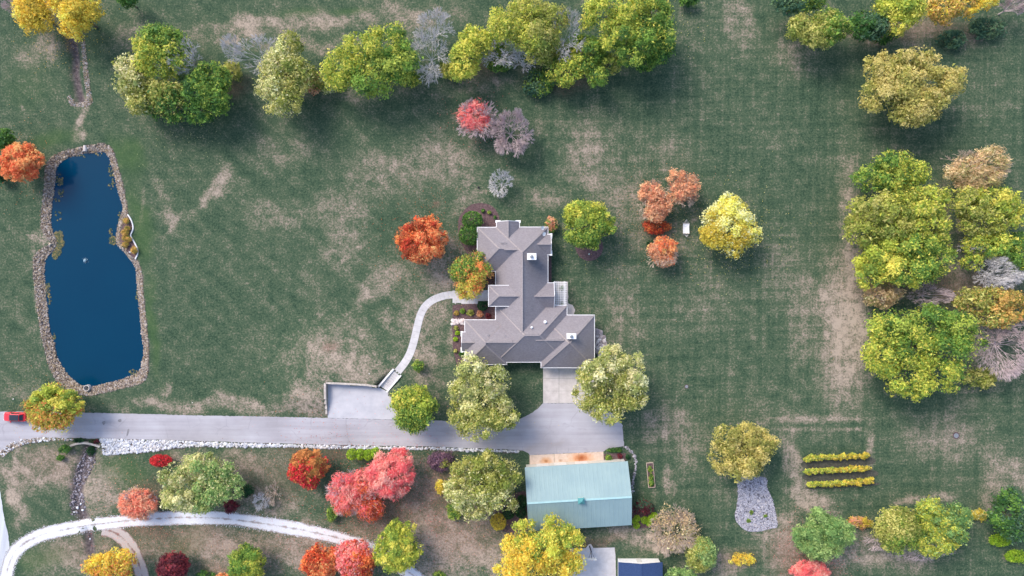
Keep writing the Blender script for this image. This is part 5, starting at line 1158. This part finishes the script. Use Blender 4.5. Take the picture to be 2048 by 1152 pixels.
# ------------------------------------------------------------------ red car (nose to the left)
x0, y0, _ = W(31, 833.5, .6)
car = empty('car', (x0, y0, .02), 'red car with a dark roof on the drive, half under the yellow and orange tree', 'car', rz=math.radians(-1.5))
cp, t = mat('car_paint', 0.25, 0.5, col=(0.62,0.012,0.02)); t.b.inputs['Coat Weight'].default_value = 0.6
red = cp
def loft(secs):
    """secs: list of (x, halfwidth_low, halfwidth_high, z_low, z_high); rounded 10-gon sections"""
    V = []; Fq = []
    for x_, wl2, wh, zl, zh in secs:
        r_ = min(.12, (zh-zl)*.3)
        V += [(x_,-wl2+.08,zl),(x_,-wl2,zl+r_),(x_,-wl2*.5-wh*.5-.01,(zl+zh)/2+.05),(x_,-wh,zh-r_),(x_,-wh+.15,zh),(x_,wh-.15,zh),(x_,wh,zh-r_),(x_,wl2*.5+wh*.5+.01,(zl+zh)/2+.05),(x_,wl2,zl+r_),(x_,wl2-.08,zl)]
    n = 10
    for i in range(len(secs)-1):
        for j in range(n): Fq.append((i*n+j, i*n+(j+1)%n, (i+1)*n+(j+1)%n, (i+1)*n+j))
    Fq += [tuple(range(n-1,-1,-1)), tuple((len(secs)-1)*n+k for k in range(n))]
    m_ = MB(); m_.add(V, [f[::-1] for f in Fq]); return m_
loft([(-2.2,.70,.62,.38,.72),(-2.08,.84,.78,.3,.86),(-1.7,.90,.85,.26,.95),(-.95,.92,.88,.25,1.02),(0,.92,.88,.25,1.04),(1.2,.92,.88,.25,1.06),(1.9,.90,.86,.27,1.06),(2.15,.84,.80,.32,1.0),(2.24,.76,.72,.4,.9)]).build('body', red, car, smooth=False)
loft([(-.98,.82,.80,1.0,1.05),(-.42,.83,.70,1.0,1.52),(.2,.83,.70,1.0,1.60),(1.35,.83,.69,1.0,1.57),(1.95,.80,.72,1.0,1.12)]).build('cabin', red, car)
MB().box(-.38,-.58,1.56,1.3,.58,1.625).build('roof_panel', M['glass'], car)
def quad(nm, pts, mt):
    a = Vector(pts[1])-Vector(pts[0]); b = Vector(pts[3])-Vector(pts[0]); n_ = a.cross(b).normalized()*.012
    m_ = MB(); lo_ = [tuple(Vector(p)-n_) for p in pts]; hi_ = [tuple(Vector(p)+n_) for p in pts]
    m_.add(lo_+hi_, [(3,2,1,0),(4,5,6,7),(0,1,5,4),(1,2,6,5),(2,3,7,6),(3,0,4,7)]).build(nm, mt, car)
quad('windshield', [(-.97,-.66,1.09),(-.97,.66,1.09),(-.45,.57,1.53),(-.45,-.57,1.53)], M['glass'])
quad('rear_window', [(1.42,-.56,1.565),(1.42,.56,1.565),(1.9,.6,1.17),(1.9,-.6,1.17)], M['glass'])
for sg in (-1, 1):
    quad('side_window', [(-.6,sg*.835,1.12),(.35,sg*.835,1.12),(.3,sg*.735,1.5),(-.3,sg*.735,1.48)], M['glass'])
    quad('side_window', [(.45,sg*.835,1.12),(1.5,sg*.825,1.12),(1.3,sg*.73,1.48),(.4,sg*.735,1.5)], M['glass'])
    MB().box(-.62,sg*.95-.1,1.05,-.44,sg*.95+.1,1.2).build('mirror', red, car)
    MB().box(-2.19,sg*.58-.16,.66,-2.06,sg*.58+.16,.80).build('headlight', M['white_metal'], car)
    MB().box(2.14,sg*.62-.16,.78,2.25,sg*.62+.12,.95).build('tail_light', mottled('tail_red', [(0.3,(0.35,0.01,0.01)),(0.7,(0.4,0.02,0.02))], 2, 2, 0.3, 0), car)
    for xx in (-1.4, 1.4):
        w_ = MB().tube((xx,sg*.92,.33),(xx,sg*.70,.33),.33,.33,20).build('wheel', M['black_metal'], car)
        MB().tube((xx,sg*.935,.33),(xx,sg*.9,.33),.21,.21,16).build('rim', M['grey_metal'], w_)

# ------------------------------------------------------------------ fallen leaves on the lawn
spots = [(846,480,80,'redorange',500),(640,930,110,'redorange',700),(790,1000,130,'pink',900),(280,1030,90,'salmon',600),(1310,440,100,'rust',600),(1457,470,90,'lemon',500),(1172,460,70,'ygreen',250),(105,820,80,'autumn',350),(690,1110,110,'crimson',600),(1630,1110,70,'pink',600),(370,250,70,'pale',220),(1340,40,70,'lemon',120),(880,1040,150,'rust',1200),(1850,560,150,'amber',500),(948,240,60,'pink',200),(944,560,60,'autumn',250),(480,1120,130,'rust',700),(42,330,70,'orange',250),(1080,1090,110,'gold',400),(130,60,70,'gold',350)]
Vs = []; cs = []
for cx, cy, r_, pl_, n in spots:
    q = W2(np.stack([cx+rng.normal(0, r_*.6, n), cy+rng.normal(0, r_*.6, n)], 1)); z = ground_h(q[:,0], q[:,1])
    keep = ~inside(wo, q[:,0], q[:,1]); q = q[keep]; z = z[keep]; n = len(q)
    a = rng.uniform(0, 6.28, n); s_ = rng.uniform(.05, .1, n); ca, sa = np.cos(a)*s_, np.sin(a)*s_; zz = z+.075+rng.uniform(0, .02, n)
    Vs.append(np.stack([np.stack([q[:,0]+ca, q[:,1]+sa, zz],1), np.stack([q[:,0]-sa*.6, q[:,1]+ca*.6, zz+.02],1), np.stack([q[:,0]-ca, q[:,1]-sa, zz],1), np.stack([q[:,0]+sa*.6, q[:,1]-ca*.6, zz+.02],1)],1).reshape(-1,3))
    p_ = np.array([lin(c) for c in PAL[pl_]]); cs.append(np.repeat(p_[rng.integers(0, len(p_), n)], 4, 0))
V = np.concatenate(Vs); n = len(V)//4
tag(link('fallen_leaves', np_mesh('fallen_leaves', V, np.arange(4*n).reshape(n,4), col=np.concatenate(cs)), M['leaf']), 'fallen autumn leaves strewn over the lawns under the trees', 'leaves', kind='stuff')
